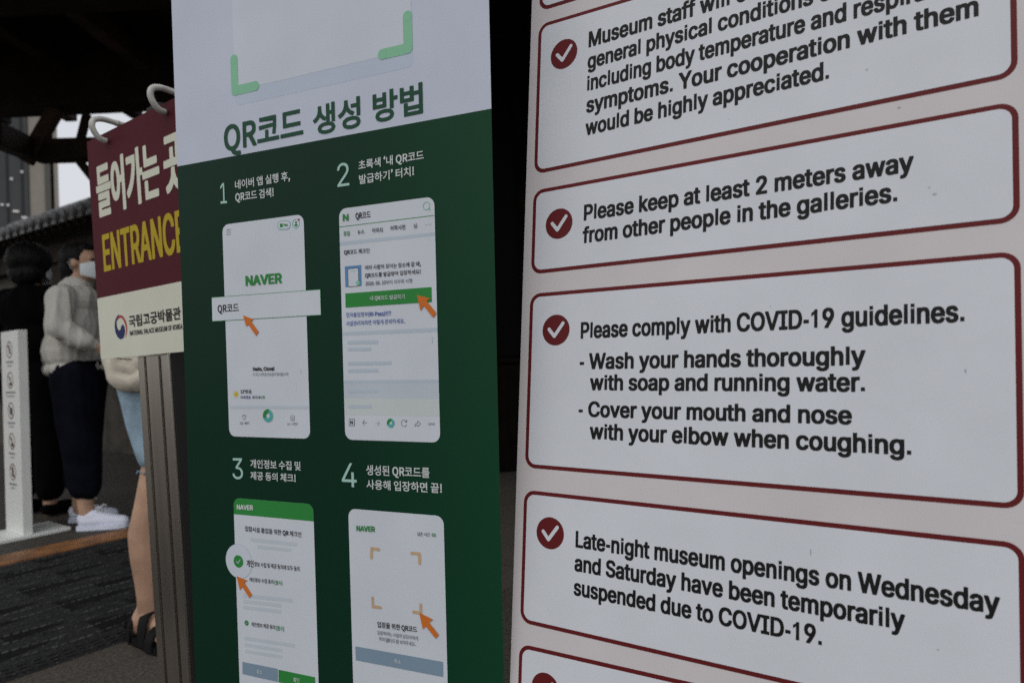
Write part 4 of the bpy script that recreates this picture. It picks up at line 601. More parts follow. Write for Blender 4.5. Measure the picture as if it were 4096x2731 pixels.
X0, X1, Y0, Y1 = 99.3, 270.5, 759.5, 1115.0
# --- screen 1
p1 = screen([(X0, Y1), (X0, Y0), (X1, Y0), (X1, Y1)]); q = G['p1']['quads']
def f(mb):
    F.shape(mb, q['search'], M_GREEN, 3); F.shape(mb, inset(q['search'], .9), M_SCREEN, 3.6)
one(p1, "search_bar", f)
write(p1, G['p1']['text']); arrow(p1, q['arrow'])
def f(mb):
    h = q['ham']
    for i in (0, 2, 4): F.stroke(mb, [h[i], h[i + 1]], .8, M_GREY, 3, False)
one(p1, "menu_icon", f)
def f(mb):
    P = q['pill']; F.shape(mb, rounded([P[0], P[2], P[3], P[1]], 6.5), M_TEAL, 3); F.shape(mb, rounded(inset([P[0], P[2], P[3], P[1]], .8), 6), M_SCREEN, 3.5); F.shape(mb, q['nbox'], M_GREEN, 4)
one(p1, "pay_button", f)
def f(mb):
    c = q['prof'][0]; F.ring(mb, c, 6.6, 7.4, M_TEAL, 3); F.disc(mb, (c[0], c[1] + 1.8), 1.9, M_GREEN, 3); F.disc(mb, (c[0], c[1] - 2.4), 3.3, M_GREEN, 3.3, 20, 1.6); F.disc(mb, q['dot'][0], 1.7, M_DOT, 3.6)
one(p1, "profile_icon", f)
def f(mb):
    c = q['sun'][0]; F.disc(mb, c, 4.3, M_YEL, 3)
    for k in range(8):
        a = k * pi / 4; F.stroke(mb, [(c[0] + 5.6 * cos(a), c[1] + 5.6 * sin(a)), (c[0] + 7.2 * cos(a), c[1] + 7.2 * sin(a))], .8, M_YEL, 3, False)
one(p1, "weather_icon", f)
one(p1, "divider_band", lambda mb: F.shape(mb, [q['band'][k] for k in (0, 3, 2, 1)], M_FAINT, 2))
ring_icon(p1, q['ring'][0], 10.6)
def f(mb):
    c = q['heart'][0]; F.stroke(mb, [(c[0], c[1] - 5), (c[0] - 4.2, c[1] + 1), (c[0] - 2.4, c[1] + 3.6), (c[0], c[1] + 1.5), (c[0] + 2.4, c[1] + 3.6), (c[0] + 4.2, c[1] + 1), (c[0], c[1] - 5)], .7, M_GREY, 3, False)
one(p1, "heart_icon", f)
def f(mb):
    d = q['doc']; F.shape(mb, rounded(d, 1.2), M_GREY, 3); F.shape(mb, rounded(inset(d, .7), .8), M_SCREEN, 3.4)
    cx, cy = (d[0][0] + d[2][0]) / 2, (d[0][1] + d[2][1]) / 2
    for k in range(3): F.stroke(mb, [(cx - 2.4, cy - 2.4 + k * 2), (cx + 2.4, cy - 2.4 + k * 2)], .7, M_GREY, 4, False)
one(p1, "news_icon", f)
one(p1, "chevron", lambda mb: F.stroke(mb, q['chev'], .6, M_LGREY, 3, False))
# --- screen 2
p2 = screen([(338.8, 1115.6), (338.4, 760.0), (506.9, 760.0), (506.9, 1115.6)]); q = G['p2']['quads']
one(p2, "green_rule", lambda mb: F.stroke(mb, q['line'], 1.0, M_GREEN, 2.2, False))
for nm, ky, mm_, ly in (("divider_band", 'band', M_PALE, 2), ("divider_band", 'band2', M_PALE, 2), ("divider_band", 'band3', M_PALE, 2.1), ("tinted_zone", 'zone1', M_FAINT, 1.8), ("tinted_zone", 'zone2', M_CREAMY, 1.8)):
    one(p2, nm, lambda mb: F.shape(mb, [q[ky][k] for k in (0, 3, 2, 1)], mm_, ly))
for B in q['bars']: one(p2, "blurred_text_bar", lambda mb: F.shape(mb, B, M_PALE, 2.6))
def f(mb):
    T = q['thumb']; F.shape(mb, [T[k] for k in (0, 3, 2, 1)], M_SKYB, 2.4); T = q['thumbphone']; Q = [T[k] for k in (0, 3, 2, 1)]
    F.shape(mb, rounded(Q, 2.5), M_INK, 3); F.shape(mb, rounded(inset(Q, .8), 2), M_CARD, 3.5)
    cx = sum(p[0] for p in Q) / 4; cy = sum(p[1] for p in Q) / 4
    F.disc(mb, (cx + 8, cy - 9), 3.6, M_BRACKET, 4); F.stroke(mb, [(cx - 6, cy + 10), (cx + 5, cy + 10)], 1.4, M_MINT, 4, False)
one(p2, "thumbnail", f)
one(p2, "green_button", lambda mb: F.shape(mb, [q['btn'][k] for k in (0, 3, 2, 1)], M_GREEN, 3))
write(p2, G['p2']['text']); arrow(p2, q['arrow'])
def f(mb):
    c = q['search'][0]; F.ring(mb, c, 5.0, 6.0, M_BRACKET, 3); F.stroke(mb, [(c[0] + 3.6, c[1] - 4), (c[0] + 6, c[1] - 7)], 1.1, M_TEAL, 3.5, False)
one(p2, "search_icon", f)
for d in q['dots'] + q['dots2']: one(p2, "more_dot", lambda mb: F.disc(mb, d, .9, M_LGREY, 3, 12))
for d in q['ooo'][:3]: one(p2, "more_dot", lambda mb: F.ring(mb, d, 1.1, 1.7, M_GREY, 3, 16))
def f(mb):
    d = q['nicon']; F.shape(mb, rounded(d, 1.2), M_INK, 3); F.shape(mb, rounded(inset(d, .8), .9), M_SCREEN, 3.4)
one(p2, "home_icon", f)
for A, m in ((q['larr'], M_GREY), (q['rarr'], M_LGREY)):
    def f(mb):
        a, b = A; s = math.copysign(4, b[0] - a[0]); F.stroke(mb, [a, b], .8, m, 3, False); F.stroke(mb, [(a[0] + s, a[1] + 4), a, (a[0] + s, a[1] - 4)], .8, m, 3.3, False)
    one(p2, "arrow_icon", f)
def f(mb):
    c = q['reload'][0]; F.ring(mb, c, 4.4, 5.2, M_GREY, 3, 30, .5, 5.9); F.stroke(mb, [(c[0] + 4.8, c[1] + 5.6), (c[0] + 4.8, c[1] + 1.8), (c[0] + 1.4, c[1] + 1.8)], .8, M_GREY, 3.4, False)
one(p2, "reload_icon", f)
def f(mb):
    c = q['share'][0]; F.stroke(mb, [(c[0] - 5, c[1] - 4), (c[0] - 4, c[1]), (c[0], c[1] + 1.5), (c[0], c[1] + 4.5), (c[0] + 5, c[1]), (c[0], c[1] - 4), (c[0], c[1] - 1.4), (c[0] - 5, c[1] - 4)], .7, M_GREY, 3, False)
one(p2, "share_icon", f)
ring_icon(p2, q['ring'][0], 6.8)
# --- screen 3
p3 = screen([(103.7, 655.0), (103.7, 300.0), (272.4, 300.0), (272.4, 655.0)]); q = G['p3']['quads']
one(p3, "green_header", lambda mb: F.shape(mb, rounded([(103.7, 655.0), (103.9, 628), (272.4, 628), (272.4, 655.0)], 13)[:8] + [(103.8, q['head'][0][1]), (272.4, q['head'][1][1])] + rounded([(103.7, 655.0), (103.9, 628), (272.4, 628), (272.4, 655.0)], 13)[24:], M_GREEN, 2))
for B in q['bars']: one(p3, "blurred_text_bar", lambda mb: F.shape(mb, [B[k] for k in (0, 3, 2, 1)], M_FAINT, 2))
def f(mb):
    c = q['lens'][0]; F.disc(mb, c, 29.5, M_PALE, 2.4, 56); F.disc(mb, c, 28.8, M_CARD, 3, 56); c = q['chk'][0]; F.disc(mb, c, 10.6, M_GREEN, 4, 36)
    F.stroke(mb, [(c[0] - 4, c[1] + .3), (c[0] - 1, c[1] - 3.4), (c[0] + 5, c[1] + 4)], 1.1, M_CARD, 5)
one(p3, "magnified_check", f)
def f(mb):
    c = q['chk2'][0]; F.disc(mb, c, 4.5, M_GREEN, 3, 24); F.stroke(mb, [(c[0] - 1.7, c[1]), (c[0] - .4, c[1] - 1.5), (c[0] + 2, c[1] + 1.6)], .6, M_CARD, 4, False)
one(p3, "check_mark", f)
one(p3, "cancel_button", lambda mb: F.shape(mb, [q['b1'][k] for k in (0, 3, 2, 1)], M_STEEL, 3))
one(p3, "green_button", lambda mb: F.shape(mb, [q['b2'][k] for k in (0, 3, 2, 1)], M_GREEN, 3))
write(p3, G['p3']['text']); arrow(p3, q['arrow'])
# --- screen 4
p4 = screen([(340.3, 652.5), (340.3, 300.0), (509.4, 300.0), (509.4, 652.5)]); q = G['p4']['quads']
for B in q['brk']: one(p4, "scan_bracket", lambda mb: F.stroke(mb, B, 5.0, M_TAN, 3))
one(p4, "cancel_button", lambda mb: F.shape(mb, [q['btn'][k] for k in (0, 3, 2, 1)], M_STEEL, 3))
write(p4, G['p4']['text']); arrow(p4, q['arrow'])
x_stand(GB, 600, F.k)

# ================================================================== entrance sign board
fr = FR['board']; B = ART['B']
EB = thing("entrance_sign", "maroon and cream entrance board hung by two white plastic rings", "sign")
frame_of(EB, fr['o'], fr['u'], fr['v'], fr['n'])
F = Face(0.0); WB = 458
def slab(mb, s0, s1, t0, t1, m, th=8):
    sheet_box(mb, F, s0, s1, t0, t1, m, th)
mb = MB(); slab(mb, 0, WB, 146.8, 526.5, M_MAROON); mb.build("maroon_panel", EB)
mb = MB(); slab(mb, 0, WB, 0, 146.8, M_CREAM); mb.build("cream_band", EB)
mb = MB(); L = B['text'][0]; letter(mb, F, M_CREAM, *L[:-1]); mb.build("korean_lettering", EB)
mb = MB(); L = B['text'][1]; letter(mb, F, M_LEMON, *L[:-1]); mb.build("english_lettering", EB)
for L in B['text'][2:]: mb = MB(); letter(mb, F, M_INK, *L[:-1]); mb.build("museum_lettering", EB)
def emblem():
    mb = MB(); c = (109, 71.4); r = 29.5
    out = lambda pts: [(c[0] + x * r, c[1] + y * r) for x, y in pts]
    blue = [(cos(R(a)), sin(R(a))) for a in range(101, 268, 6)] + [(-.05, -.99), (.25, -.94), (.48, -.77), (.61, -.52), (.64, -.28), (.57, -.03), (.44, .10), (.30, .13), (.15, .08), (.03, -.05), (-.08, -.20), (-.22, -.28), (-.38, -.26), (-.52, -.14), (-.62, .05), (-.66, .25), (-.62, .45), (-.50, .63), (-.35, .77), (-.18, .89)]
    F.shape(mb, out(blue), M_EMB_B, 2); mb.build("blue_swirl", EB)
    mb = MB()
    red = [(-.60, .50), (-.44, .70), (-.26, .82), (.02, .90), (.26, .87), (.47, .76), (.65, .62), (.80, .45), (.92, .24), (.98, .02), (.99, -.18), (.95, -.40), (.88, -.58), (.76, -.76), (.56, -.94), (.70, -.72), (.79, -.50), (.83, -.26), (.80, -.06), (.72, .12), (.62, .30), (.49, .47), (.34, .60), (.18, .68), (0, .70), (-.18, .69), (-.36, .62), (-.50, .53)]
    F.shape(mb, out(red), M_EMB_R, 2.3); mb.build("red_swirl", EB)
emblem()
for sc in (108, 372):
    mb = MB(); ctl = [(-.004, .503), (-.018, .506), (-.029, .518), (-.034, .533), (-.029, .547), (-.011, .553), (.018, .551), (.048, .547), (.066, .530), (.062, .508), (.040, .500)]
    ring = []
    for i in range(len(ctl) - 1):                       # smooth the bent rod
        p0, p1, p2, p3 = [Vector(ctl[min(max(j, 0), len(ctl) - 1)]) for j in (i - 1, i, i + 1, i + 2)]
        for k in range(4):
            t = k / 4; q = .5 * ((2 * p1) + (p2 - p0) * t + (2 * p0 - 5 * p1 + 4 * p2 - p3) * t * t + (3 * p1 - p0 - 3 * p2 + p3) * t ** 3)
            ring.append((sc / 1000, q.x, q.y))
    mb.tube(ring, .0066, M_PLASTIC, 12)
    mb.tube([ring[24], ring[25]], .0071, M_PLASTIC, 12)
    mb.build("hanging_ring", EB)

# ================================================================== steel post under the board
PB = thing("metal_post", "grooved brushed steel post standing under the entrance board", "post")
PB.matrix_world = Matrix.Translation(Vector(fr['o'])) @ Matrix((Vector(fr['u']).normalized(), -Vector(fr['n']).normalized(), Vector(fr['n']).normalized().cross(Vector(fr['u']).normalized()))).transposed().to_4x4()
zb = -.935; zt = -.001; h = zt - zb; zc = (zt + zb) / 2
mb = MB(); mb.box((.2235, .056, zc), (.134, .080, h), M_STEELD); mb.build("core", PB)
for s0, s1 in ((155.5, 187), (194, 251), (258, 291.5)):
    mb = MB(); c = (s0 + s1) / 2000; wd = (s1 - s0) / 1000
    mb.box((c, .016, zc), (wd, .012, h), M_STEELM, bev=.0012)
    mb.box((s1 / 1000 - .0010, .0093, zc), (.0016, .0016, h), M_EDGE_GLINT)  # thin pale strip painting the highlight along the slat edge
    mb.build("face_slat", PB)
mb = MB(); mb.box((.2945, .06, zc), (.004, .09, h), M_STEELD); mb.build("side_plate", PB)  # steel side face; the dark it reflects is painted as its colour
mb = MB(); mb.box((.22, .07, zb + .012), (.30, .26, .024), M_STEELM, bev=.003); mb.build("base_plate", PB)
mb = MB(); mb.box((.2235, .062, .28), (.060, .030, .58), M_STEELD, bev=.003); mb.build("back_upright", PB)
mb = MB(); mb.tube([(.085, .048, .527), (.40, .048, .527)], .009, M_STEELD, 10); mb.build("hanger_bar", PB)

# ================================================================== white pictogram post
WP = thing("pictogram_post", "slim white post printed with red prohibition circles on a flat white base", "sign post", (-2.785, 3.85, 0), math.atan2(-.60, .80))
# local x = a_dir (front face runs along x), local y = b_dir
mb = MB(); mb.box((0, .0, .009), (.315, .36, .018), M_WPAINT, bev=.003); mb.build("base_plate", WP)
mb = MB(); mb.box((0.0, -.02, .579), (.262, .046, 1.122), M_WPAINT, bev=.002); mb.build("post_body", WP)
def picto(z, kind):
    mb = MB(); y = -.0434
    def P(x, zz, l=0): return (x, y - l * .0004, z + zz)
    n = 32; r0, r1 = .040, .047
    vs = []; fs = []
    for i in range(n):
        a = 2 * pi * i / n; vs += [P(r0 * cos(a), r0 * sin(a)), P(r1 * cos(a), r1 * sin(a))]
    for i in range(n): j = (i + 1) % n; fs.append((2 * i, 2 * j, 2 * j + 1, 2 * i + 1))
    mb.add(vs, fs, M_RED)
    def quad(x0, x1, z0, z1, m, l=.5): mb.add([P(x0, z0, l), P(x1, z0, l), P(x1, z1, l), P(x0, z1, l)], [(0, 1, 2, 3)], m)
    def blob(x, zz, rr): mb.add([P(x + rr * cos(2 * pi * i / 12), zz + rr * sin(2 * pi * i / 12), .5) for i in range(12)], [tuple(range(12))], M_INK)
    if kind == 0: blob(0, .020, .008); quad(-.008, .008, -.022, .012, M_INK); quad(.008, .022, -.004, .004, M_INK)
    if kind == 1: blob(0, .008, .010); quad(-.015, .015, -.030, -.014, M_INK)
    if kind == 2: quad(-.020, .020, -.016, .018, M_INK); blob(0, -.020, .008)
    if kind == 3: blob(-.006, .010, .011); quad(-.014, .020, -.030, -.012, M_INK); blob(.012, -.010, .008)
    if kind == 4: quad(-.012, .012, -.026, .012, M_INK); blob(0, .020, .010); quad(.0, .020, -.026, -.018, M_INK)
    d = .0285; wv = .0028
    mb.add([P(-d - wv, d - wv, 1), P(d - wv, -d - wv, 1), P(d + wv, -d + wv, 1), P(-d + wv, d + wv, 1)], [(0, 1, 2, 3)], M_RED)
    mb.build("prohibition_sign", WP)
    mb = MB()
    def bars(zz, hh, span):
        x = -span / 2
        while x < span / 2 - .006:
            wd = random.choice((.011, .013, .015)); mb.add([(x, y - .0002, z + zz), (min(x + wd, span / 2), y - .0002, z + zz), (min(x + wd, span / 2), y - .0002, z + zz + hh), (x, y - .0002, z + zz + hh)], [(0, 1, 2, 3)], M_GREY); x += wd + .004
    bars(-.074, .011, .11 if kind != 1 else .15); bars(-.093, .007, .07 if kind != 1 else .14)
    mb.build("small_print", WP)
for z, kd in ((1.035, 0), (.865, 1), (.695, 2), (.525, 3), (.355, 4)): picto(z, kd)

# ================================================================== people
def remeshed(name, mb, m, voxel, smooth=6, parent=None, disp=None):
    """fuse overlapping tapered limbs into one continuous skin"""
    me = mb.mesh(name + "_src"); me.materials.clear(); o = bpy.data.objects.new(name + "_src", me); COL.objects.link(o)
    r = o.modifiers.new("r", 'REMESH'); r.mode = 'VOXEL'; r.voxel_size = voxel; r.use_smooth_shade = True
    s = o.modifiers.new("s", 'SMOOTH'); s.factor = .5; s.iterations = smooth
    dg = bpy.context.evaluated_depsgraph_get(); dg.update()
    out = bpy.data.meshes.new_from_object(o.evaluated_get(dg)); out.name = name
    bpy.data.objects.remove(o); bpy.data.meshes.remove(me)
    if disp:
        nr = [v.normal.copy() for v in out.vertices]
        for v, n in zip(out.vertices, nr): v.co += n * disp(v.co)
    out.materials.clear(); out.materials.append(m)
    for p in out.polygons: p.use_smooth = True; p.material_index = 0
    o = bpy.data.objects.new(name, out); COL.objects.link(o)
    if parent is not None: o.parent = parent
    return o
def limb(mb, p, q, r0, r1, n=14):
    p, q = Vector(p), Vector(q); d = q - p; L = d.length; d.normalize(); u = d.orthogonal().normalized(); v = d.cross(u)
    prof = [(-r0, .02)] + [(-r0 * cos(a), r0 * sin(a)) for a in (R(30), R(60))] + [(0, r0)] + [(L * k / 4, r0 + (r1 - r0) * k / 4) for k in (1, 2, 3)] + [(L, r1)] + [(L + r1 * sin(a), r1 * cos(a)) for a in (R(30), R(60))] + [(L + r1, .002)]
    prof[0] = (-r0, r0 * .08); prof[-1] = (L + r1, r1 * .08)
    vs = [p + d * x + (u * cos(2 * pi * k / n) + v * sin(2 * pi * k / n)) * r for x, r in prof for k in range(n)]
    m = len(prof); fs = [(i * n + k, i * n + (k + 1) % n, (i + 1) * n + (k + 1) % n, (i + 1) * n + k) for i in range(m - 1) for k in range(n)]
    fs += [tuple(range(n))[::-1], tuple((m - 1) * n + k for k in range(n))]
    mb.add(vs, fs, M_SKIN)
def chain(mb, pts, rs):
    for i in range(len(pts) - 1): limb(mb, pts[i], pts[i + 1], rs[i], rs[i + 1])
def hand(mb, wrist, d, palm_n, thumb_side):
    """palm, four unequal bent fingers and a thumb off the side of the palm"""
    d = Vector(d).normalized(); pn = Vector(palm_n); pn = (pn - d * pn.dot(d)).normalized(); sd = d.cross(pn) * thumb_side
    w0 = Vector(wrist)
    mb.ball(w0 + d * .048, (.050, .040, .016), M_SKIN, d, sd, pn, 14, 8)
    for k, (off, ln) in enumerate(((.026, .068), (.009, .078), (-.009, .072), (-.026, .056))):
        p = w0 + d * .085 + sd * off
        q = p + (d * .9 + pn * .30) * ln * .45; r_ = q + (d * .55 + pn * .75) * ln * .33; t = r_ + (d * .2 + pn * .95) * ln * .25
        chain(mb, [p, q, r_, t], [.0095, .0088, .0080, .0068])
    p = w0 + d * .030 + sd * .034; q = p + (d * .55 + sd * .75 + pn * .15) * .036; t = q + (d * .85 + sd * .2 + pn * .3) * .030
    chain(mb, [p, q, t], [.012, .0105, .0085])
def head(mb, c, f, up=(0, 0, 1), s=1.0):
    """skull, jaw, nose, lips, brow and ears; f is where the face looks"""
    f = Vector(f).normalized(); up = Vector(up); l = up.cross(f).normalized(); up = f.cross(l); c = Vector(c)
    at = lambda x, y, z: c + f * x * s + l * y * s + up * z * s
    mb.ball(at(-.012, 0, .022), (.097 * s, .077 * s, .092 * s), M_SKIN, f, l, up, 24, 16)
    mb.ball(at(.022, 0, -.045), (.066 * s, .058 * s, .072 * s), M_SKIN, f, l, up, 20, 12)
    mb.ball(at(.064, 0, -.092), (.022 * s, .024 * s, .018 * s), M_SKIN, f, l, up, 12, 8)
    limb(mb, at(.080, 0, .010), at(.104, 0, -.030), .009 * s, .013 * s, 10)
    for y in (-1, 1):
        mb.ball(at(.094, y * .011, -.034), (.011 * s, .009 * s, .008 * s), M_SKIN, f, l, up, 10, 6)
        mb.ball(at(.062, y * .040, -.030), (.028 * s, .022 * s, .026 * s), M_SKIN, f, l, up, 12, 8)
        mb.ball(at(-.010, y * .077, -.008), (.018 * s, .009 * s, .031 * s), M_SKIN, f, l, up, 12, 8)
        limb(mb, at(.080, y * .012, .022), at(.070, y * .045, .020), .010 * s, .009 * s, 8)
    for z, k in ((-.058, .9), (-.067, 1.0)): limb(mb, at(.080, -.018, z), at(.080, .018, z), .0075 * k * s, .0075 * k * s, 8)
    return at
def foot(mb, heel, toe, toes=False, inner=1):
    heel, toe = Vector(heel), Vector(toe); d = (toe - heel); L = d.length; d.normalize(); s = Vector((-d.y, d.x, 0)) * inner
    at = lambda x, y, z: heel + d * (x * L) + s * y + Vector((0, 0, z))
    mb.ball(at(.12, 0, .034), (.036, .031, .036), M_SKIN, d, s, (0, 0, 1), 16, 10)
    limb(mb, at(.16, 0, .050), at(.55, .004, .036), .034, .026, 14)
    limb(mb, at(.20, 0, .028), at(.70, .0, .022), .027, .022, 14)
    mb.ball(at(.72, .006, .022), (.034, .046, .020), M_SKIN, d, s, (0, 0, 1), 16, 10)
    tips = []
    for k, (y, x1, r) in enumerate(((.032, 1.0, .0120), (.012, 1.0, .0088), (-.004, .965, .0084), (-.019, .92, .0080), (-.033, .865, .0078))):
        p = at(.74, y * .95, .020); q = at(.86 - k * .012, y, .019); t = at(x1 - .035, y, .012)
        chain(mb, [p, q, t], [r * 1.05, r, r * .92]); tips.append(at(x1 - .03, y, .012 + r * .75))
    return tips
def fold(seed, amp, sc=(9, 9, 3)):
    def fn(co):
        p = Vector((co.x * sc[0] + seed, co.y * sc[1], co.z * sc[2]))
        a = noise.noise(p); b = noise.noise(p * 2.3 + Vector((4, 2, 9)))
        return amp * ((1 - abs(a) * 2.2) * .7 + b * .4)
    return fn
def eyes(parent, at):
    for y in (-1, 1):
        mb = MB(); mb.ball(at(.076, y * .031, .006), (.0105, .0125, .0105), M_EYE); mb.build("eye", parent)

# ---- woman in the pale shirt (looking to the right, masked)
W1 = thing("person", "person in loose pale shirt, white mask, dark trousers and white sneakers, seen side on", "person", (-2.545, 4.0, 0), R(12))
mb = MB()
at_h = head(mb, (.035, 0, 1.535), (1, -.10, .06))
limb(mb, (-.005, 0, 1.36), (.012, 0, 1.46), .052, .050)
mb.ball((0, 0, 1.22), (.105, .165, .20), M_SKIN); mb.ball((0, 0, .98), (.105, .155, .17), M_SKIN); limb(mb, (0, -.14, 1.335), (0, .14, 1.335), .052, .052)
for sy, el, wr in ((-1, (.010, -.225, 1.150), (.175, -.205, 1.035)), (1, (-.01, .215, 1.15), (.13, .17, 1.02))):
    chain(mb, [(-.005, sy * .165, 1.335), el, wr], [.048, .038, .026])
    hand(mb, wr, Vector(wr) - Vector(el) + Vector((.03, 0, 0)), (.2, -sy * 1.0, .1), -sy)
chain(mb, [(.0, -.085, .90), (.035, -.10, .50), (.065, -.12, .075)], [.088, .062, .040])
chain(mb, [(.0, .085, .90), (-.02, .10, .50), (-.06, .12, .075)], [.088, .062, .040])
foot(mb, (.035, -.125, 0), (.265, -.145, 0), True, 1); foot(mb, (-.105, .13, 0), (.12, .12, 0), True, -1)
remeshed("body", mb, M_SKIN, .008, 3, W1)
eyes(W1, at_h)
mb = MB()
mb.ball((.0, 0, 1.30), (.125, .188, .105), M_SHIRT); mb.ball((-.012, 0, 1.17), (.138, .190, .20), M_SHIRT); mb.ball((-.028, 0, 1.02), (.146, .195, .16), M_SHIRT)
mb.ball((-.018, 0, .915), (.150, .190, .062), M_SHIRT); limb(mb, (-.022, 0, 1.355), (.004, 0, 1.405), .080, .070)
limb(mb, (-.01, -.15, 1.325), (-.01, .15, 1.325), .066, .066)
for sy in (-1, 1): chain(mb, [(-.01, sy * .180, 1.315), (.0, sy * .242, 1.145), (.125, sy * .225, 1.060), (.155, sy * .212, 1.045)], [.070, .062, .048, .030])
remeshed("shirt", mb, M_SHIRT, .0065, 5, W1, fold(3, .011, (15, 15, 2.6)))
mb = MB()
mb.ball((0, 0, .90), (.125, .175, .12), M_NAVYC)
chain(mb, [(.01, -.092, .86), (.040, -.105, .50), (.060, -.12, .245)], [.122, .103, .080])
chain(mb, [(-.0, .092, .86), (-.03, .105, .50), (-.055, .12, .245)], [.120, .101, .080])
remeshed("trousers", mb, M_NAVYC, .012, 5, W1, fold(8, .010, (9, 9, 2.2)))
mb = MB()
mb.ball(at_h(-.024, 0, .034), (.094, .086, .092), M_HAIR, nu=20, nv=14); mb.ball(at_h(-.062, 0, -.020), (.056, .070, .082), M_HAIR); mb.ball(at_h(.03, 0, .085), (.050, .062, .028), M_HAIR)
mb.ball(at_h(-.060, 0, -.070), (.045, .055, .05), M_HAIR)
remeshed("hair", mb, M_HAIR, .007, 3, W1, fold(5, .004, (30, 30, 8)))
def mask(parent, at, f):
    vs = []; fs = []; nu, nv = 19, 11
    for j in range(nv):
        v = j / (nv - 1)
        for i in range(nu):
            a = R(-78 + 156 * i / (nu - 1)); c = cos(a)
            top = -.022 + .020 * c; bot = -.112 + .038 * (1 - c)
            z = top + (bot - top) * v
            fx = .086 + .034 * sin(pi * (.22 + .62 * v)) * c; fy = .064 + .016 * sin(pi * (.25 + .55 * (1 - v)))
            vs.append(at(.004 + fx * c, fy * sin(a), z + .0012 * sin(v * 18)))
    for j in range(nv - 1):
        for i in range(nu - 1): fs.append((j * nu + i, j * nu + i + 1, (j + 1) * nu + i + 1, (j + 1) * nu + i))
    mb = MB(); mb.add(vs, fs, M_MASK, True)
    o = mb.build("face_mask", parent)
    s = o.modifiers.new("thickness", 'SOLIDIFY'); s.thickness = .0025
    mb = MB()
    for y in (-1, 1): mb.tube([at(.0, y * .081, -.014), at(-.02, y * .088, .012), at(-.034, y * .086, -.004), at(-.022, y * .085, -.036), at(.0, y * .080, -.070)], .0013, M_MASK, 6)
    mb.build("ear_loop", o)
mask(W1, at_h, None)
def sneaker(parent, heel, toe):
    heel, toe = Vector(heel), Vector(toe); d = (toe - heel); L = d.length; d.normalize(); s = Vector((-d.y, d.x, 0))
    at = lambda x, y, z: heel + d * (x * L) + s * y + Vector((0, 0, z))
    mb = MB()
    limb(mb, at(.14, 0, .050), at(.55, 0, .045), .041, .042); limb(mb, at(.55, 0, .042), at(.88, 0, .036), .043, .034); limb(mb, at(.10, 0, .066), at(.32, 0, .078), .036, .034); limb(mb, at(.34, 0, .080), at(.62, 0, .058), .030, .028)
    sh = remeshed("shoe", mb, M_SNEAK, .006, 4, parent)
    out = [(-.01, .028), (.03, .038), (.15, .040), (.40, .038), (.65, .046), (.85, .040), (.97, .024), (1.0, 0), (.97, -.026), (.85, -.042), (.65, -.048), (.40, -.040), (.15, -.040), (.03, -.038), (-.01, -.028)]
    mb = MB(); mb.prism([(x * L, y) for x, y in out], M_SNEAK, .002, .028, X=d, Y=s, Z=(0, 0, 1), o=heel); mb.build("sole", sh)
    mb = MB()
    for k in range(4): mb.tube([at(.40 + k * .07, -.022, .100 - k * .007), at(.42 + k * .07, 0, .112 - k * .008), at(.40 + k * .07, .022, .100 - k * .007)], .0035, M_MASK, 6)
    mb.tube([at(.40, .0, .112), at(.44, -.03, .128), at(.52, -.04, .122), at(.45, -.02, .110)], .0035, M_MASK, 6); mb.tube([at(.40, .0, .112), at(.47, .02, .135), at(.55, .01, .128)], .0035, M_MASK, 6)
    mb.build("lace", sh)
sneaker(W1, (.025, -.125, 0), (.290, -.148, 0)); sneaker(W1, (-.115, .13, 0), (.145, .12, 0))

# ---- person in black at the left
W2 = thing("person", "person dressed all in black with thick dark hair, standing behind the white post", "person", (-3.06, 4.35, 0), R(75))
mb = MB(); at_h = head(mb, (.02, 0, 1.60), (1, .1, 0)); limb(mb, (-.01, 0, 1.42), (.0, 0, 1.52), .055, .052)
mb.ball((0, 0, 1.28), (.11, .17, .21), M_SKIN); mb.ball((0, 0, 1.02), (.11, .155, .18), M_SKIN); limb(mb, (0, -.16, 1.40), (0, .16, 1.40), .055, .055)
for sy in (-1, 1):
    el, wr = (-.02, sy * .25, 1.16), (.06, sy * .235, .93)
    chain(mb, [(0, sy * .18, 1.395), el, wr], [.05, .04, .028]); hand(mb, wr, (.1, 0, -1), (0, -sy, 0), -sy)
    chain(mb, [(0, sy * .09, .93), (.02, sy * .10, .50), (0, sy * .11, .08)], [.09, .064, .04]); foot(mb, (-.05, sy * .115, 0), (.20, sy * .14, 0), True, -sy)
remeshed("body", mb, M_SKIN, .010, 3, W2); eyes(W2, at_h)
mb = MB(); mb.ball((0, 0, 1.30), (.145, .215, .17), M_BLACKC); mb.ball((0, 0, 1.08), (.145, .195, .22), M_BLACKC); limb(mb, (0, -.17, 1.385), (0, .17, 1.385), .072, .072); limb(mb, (-.01, 0, 1.42), (0, 0, 1.465), .07, .064)
for sy in (-1, 1): chain(mb, [(0, sy * .19, 1.38), (-.02, sy * .262, 1.16), (.05, sy * .245, .98)], [.075, .062, .05])
remeshed("jacket", mb, M_BLACKC, .012, 5, W2, fold(11, .008))
mb = MB(); mb.ball((0, 0, .93), (.13, .18, .13), M_BLACKC)
for sy in (-1, 1): chain(mb, [(0, sy * .095, .88), (.02, sy * .105, .50), (0, sy * .115, .17)], [.12, .095, .08])
remeshed("trousers", mb, M_BLACKC, .012, 5, W2, fold(13, .006))
mb = MB(); mb.ball(at_h(-.03, 0, .025), (.125, .128, .115), M_HAIR, nu=20, nv=14); mb.ball(at_h(-.05, 0, -.06), (.085, .110, .085), M_HAIR)
remeshed("hair", mb, M_HAIR, .008, 3, W2, fold(6, .006, (24, 24, 10)))
mask(W2, at_h, None)
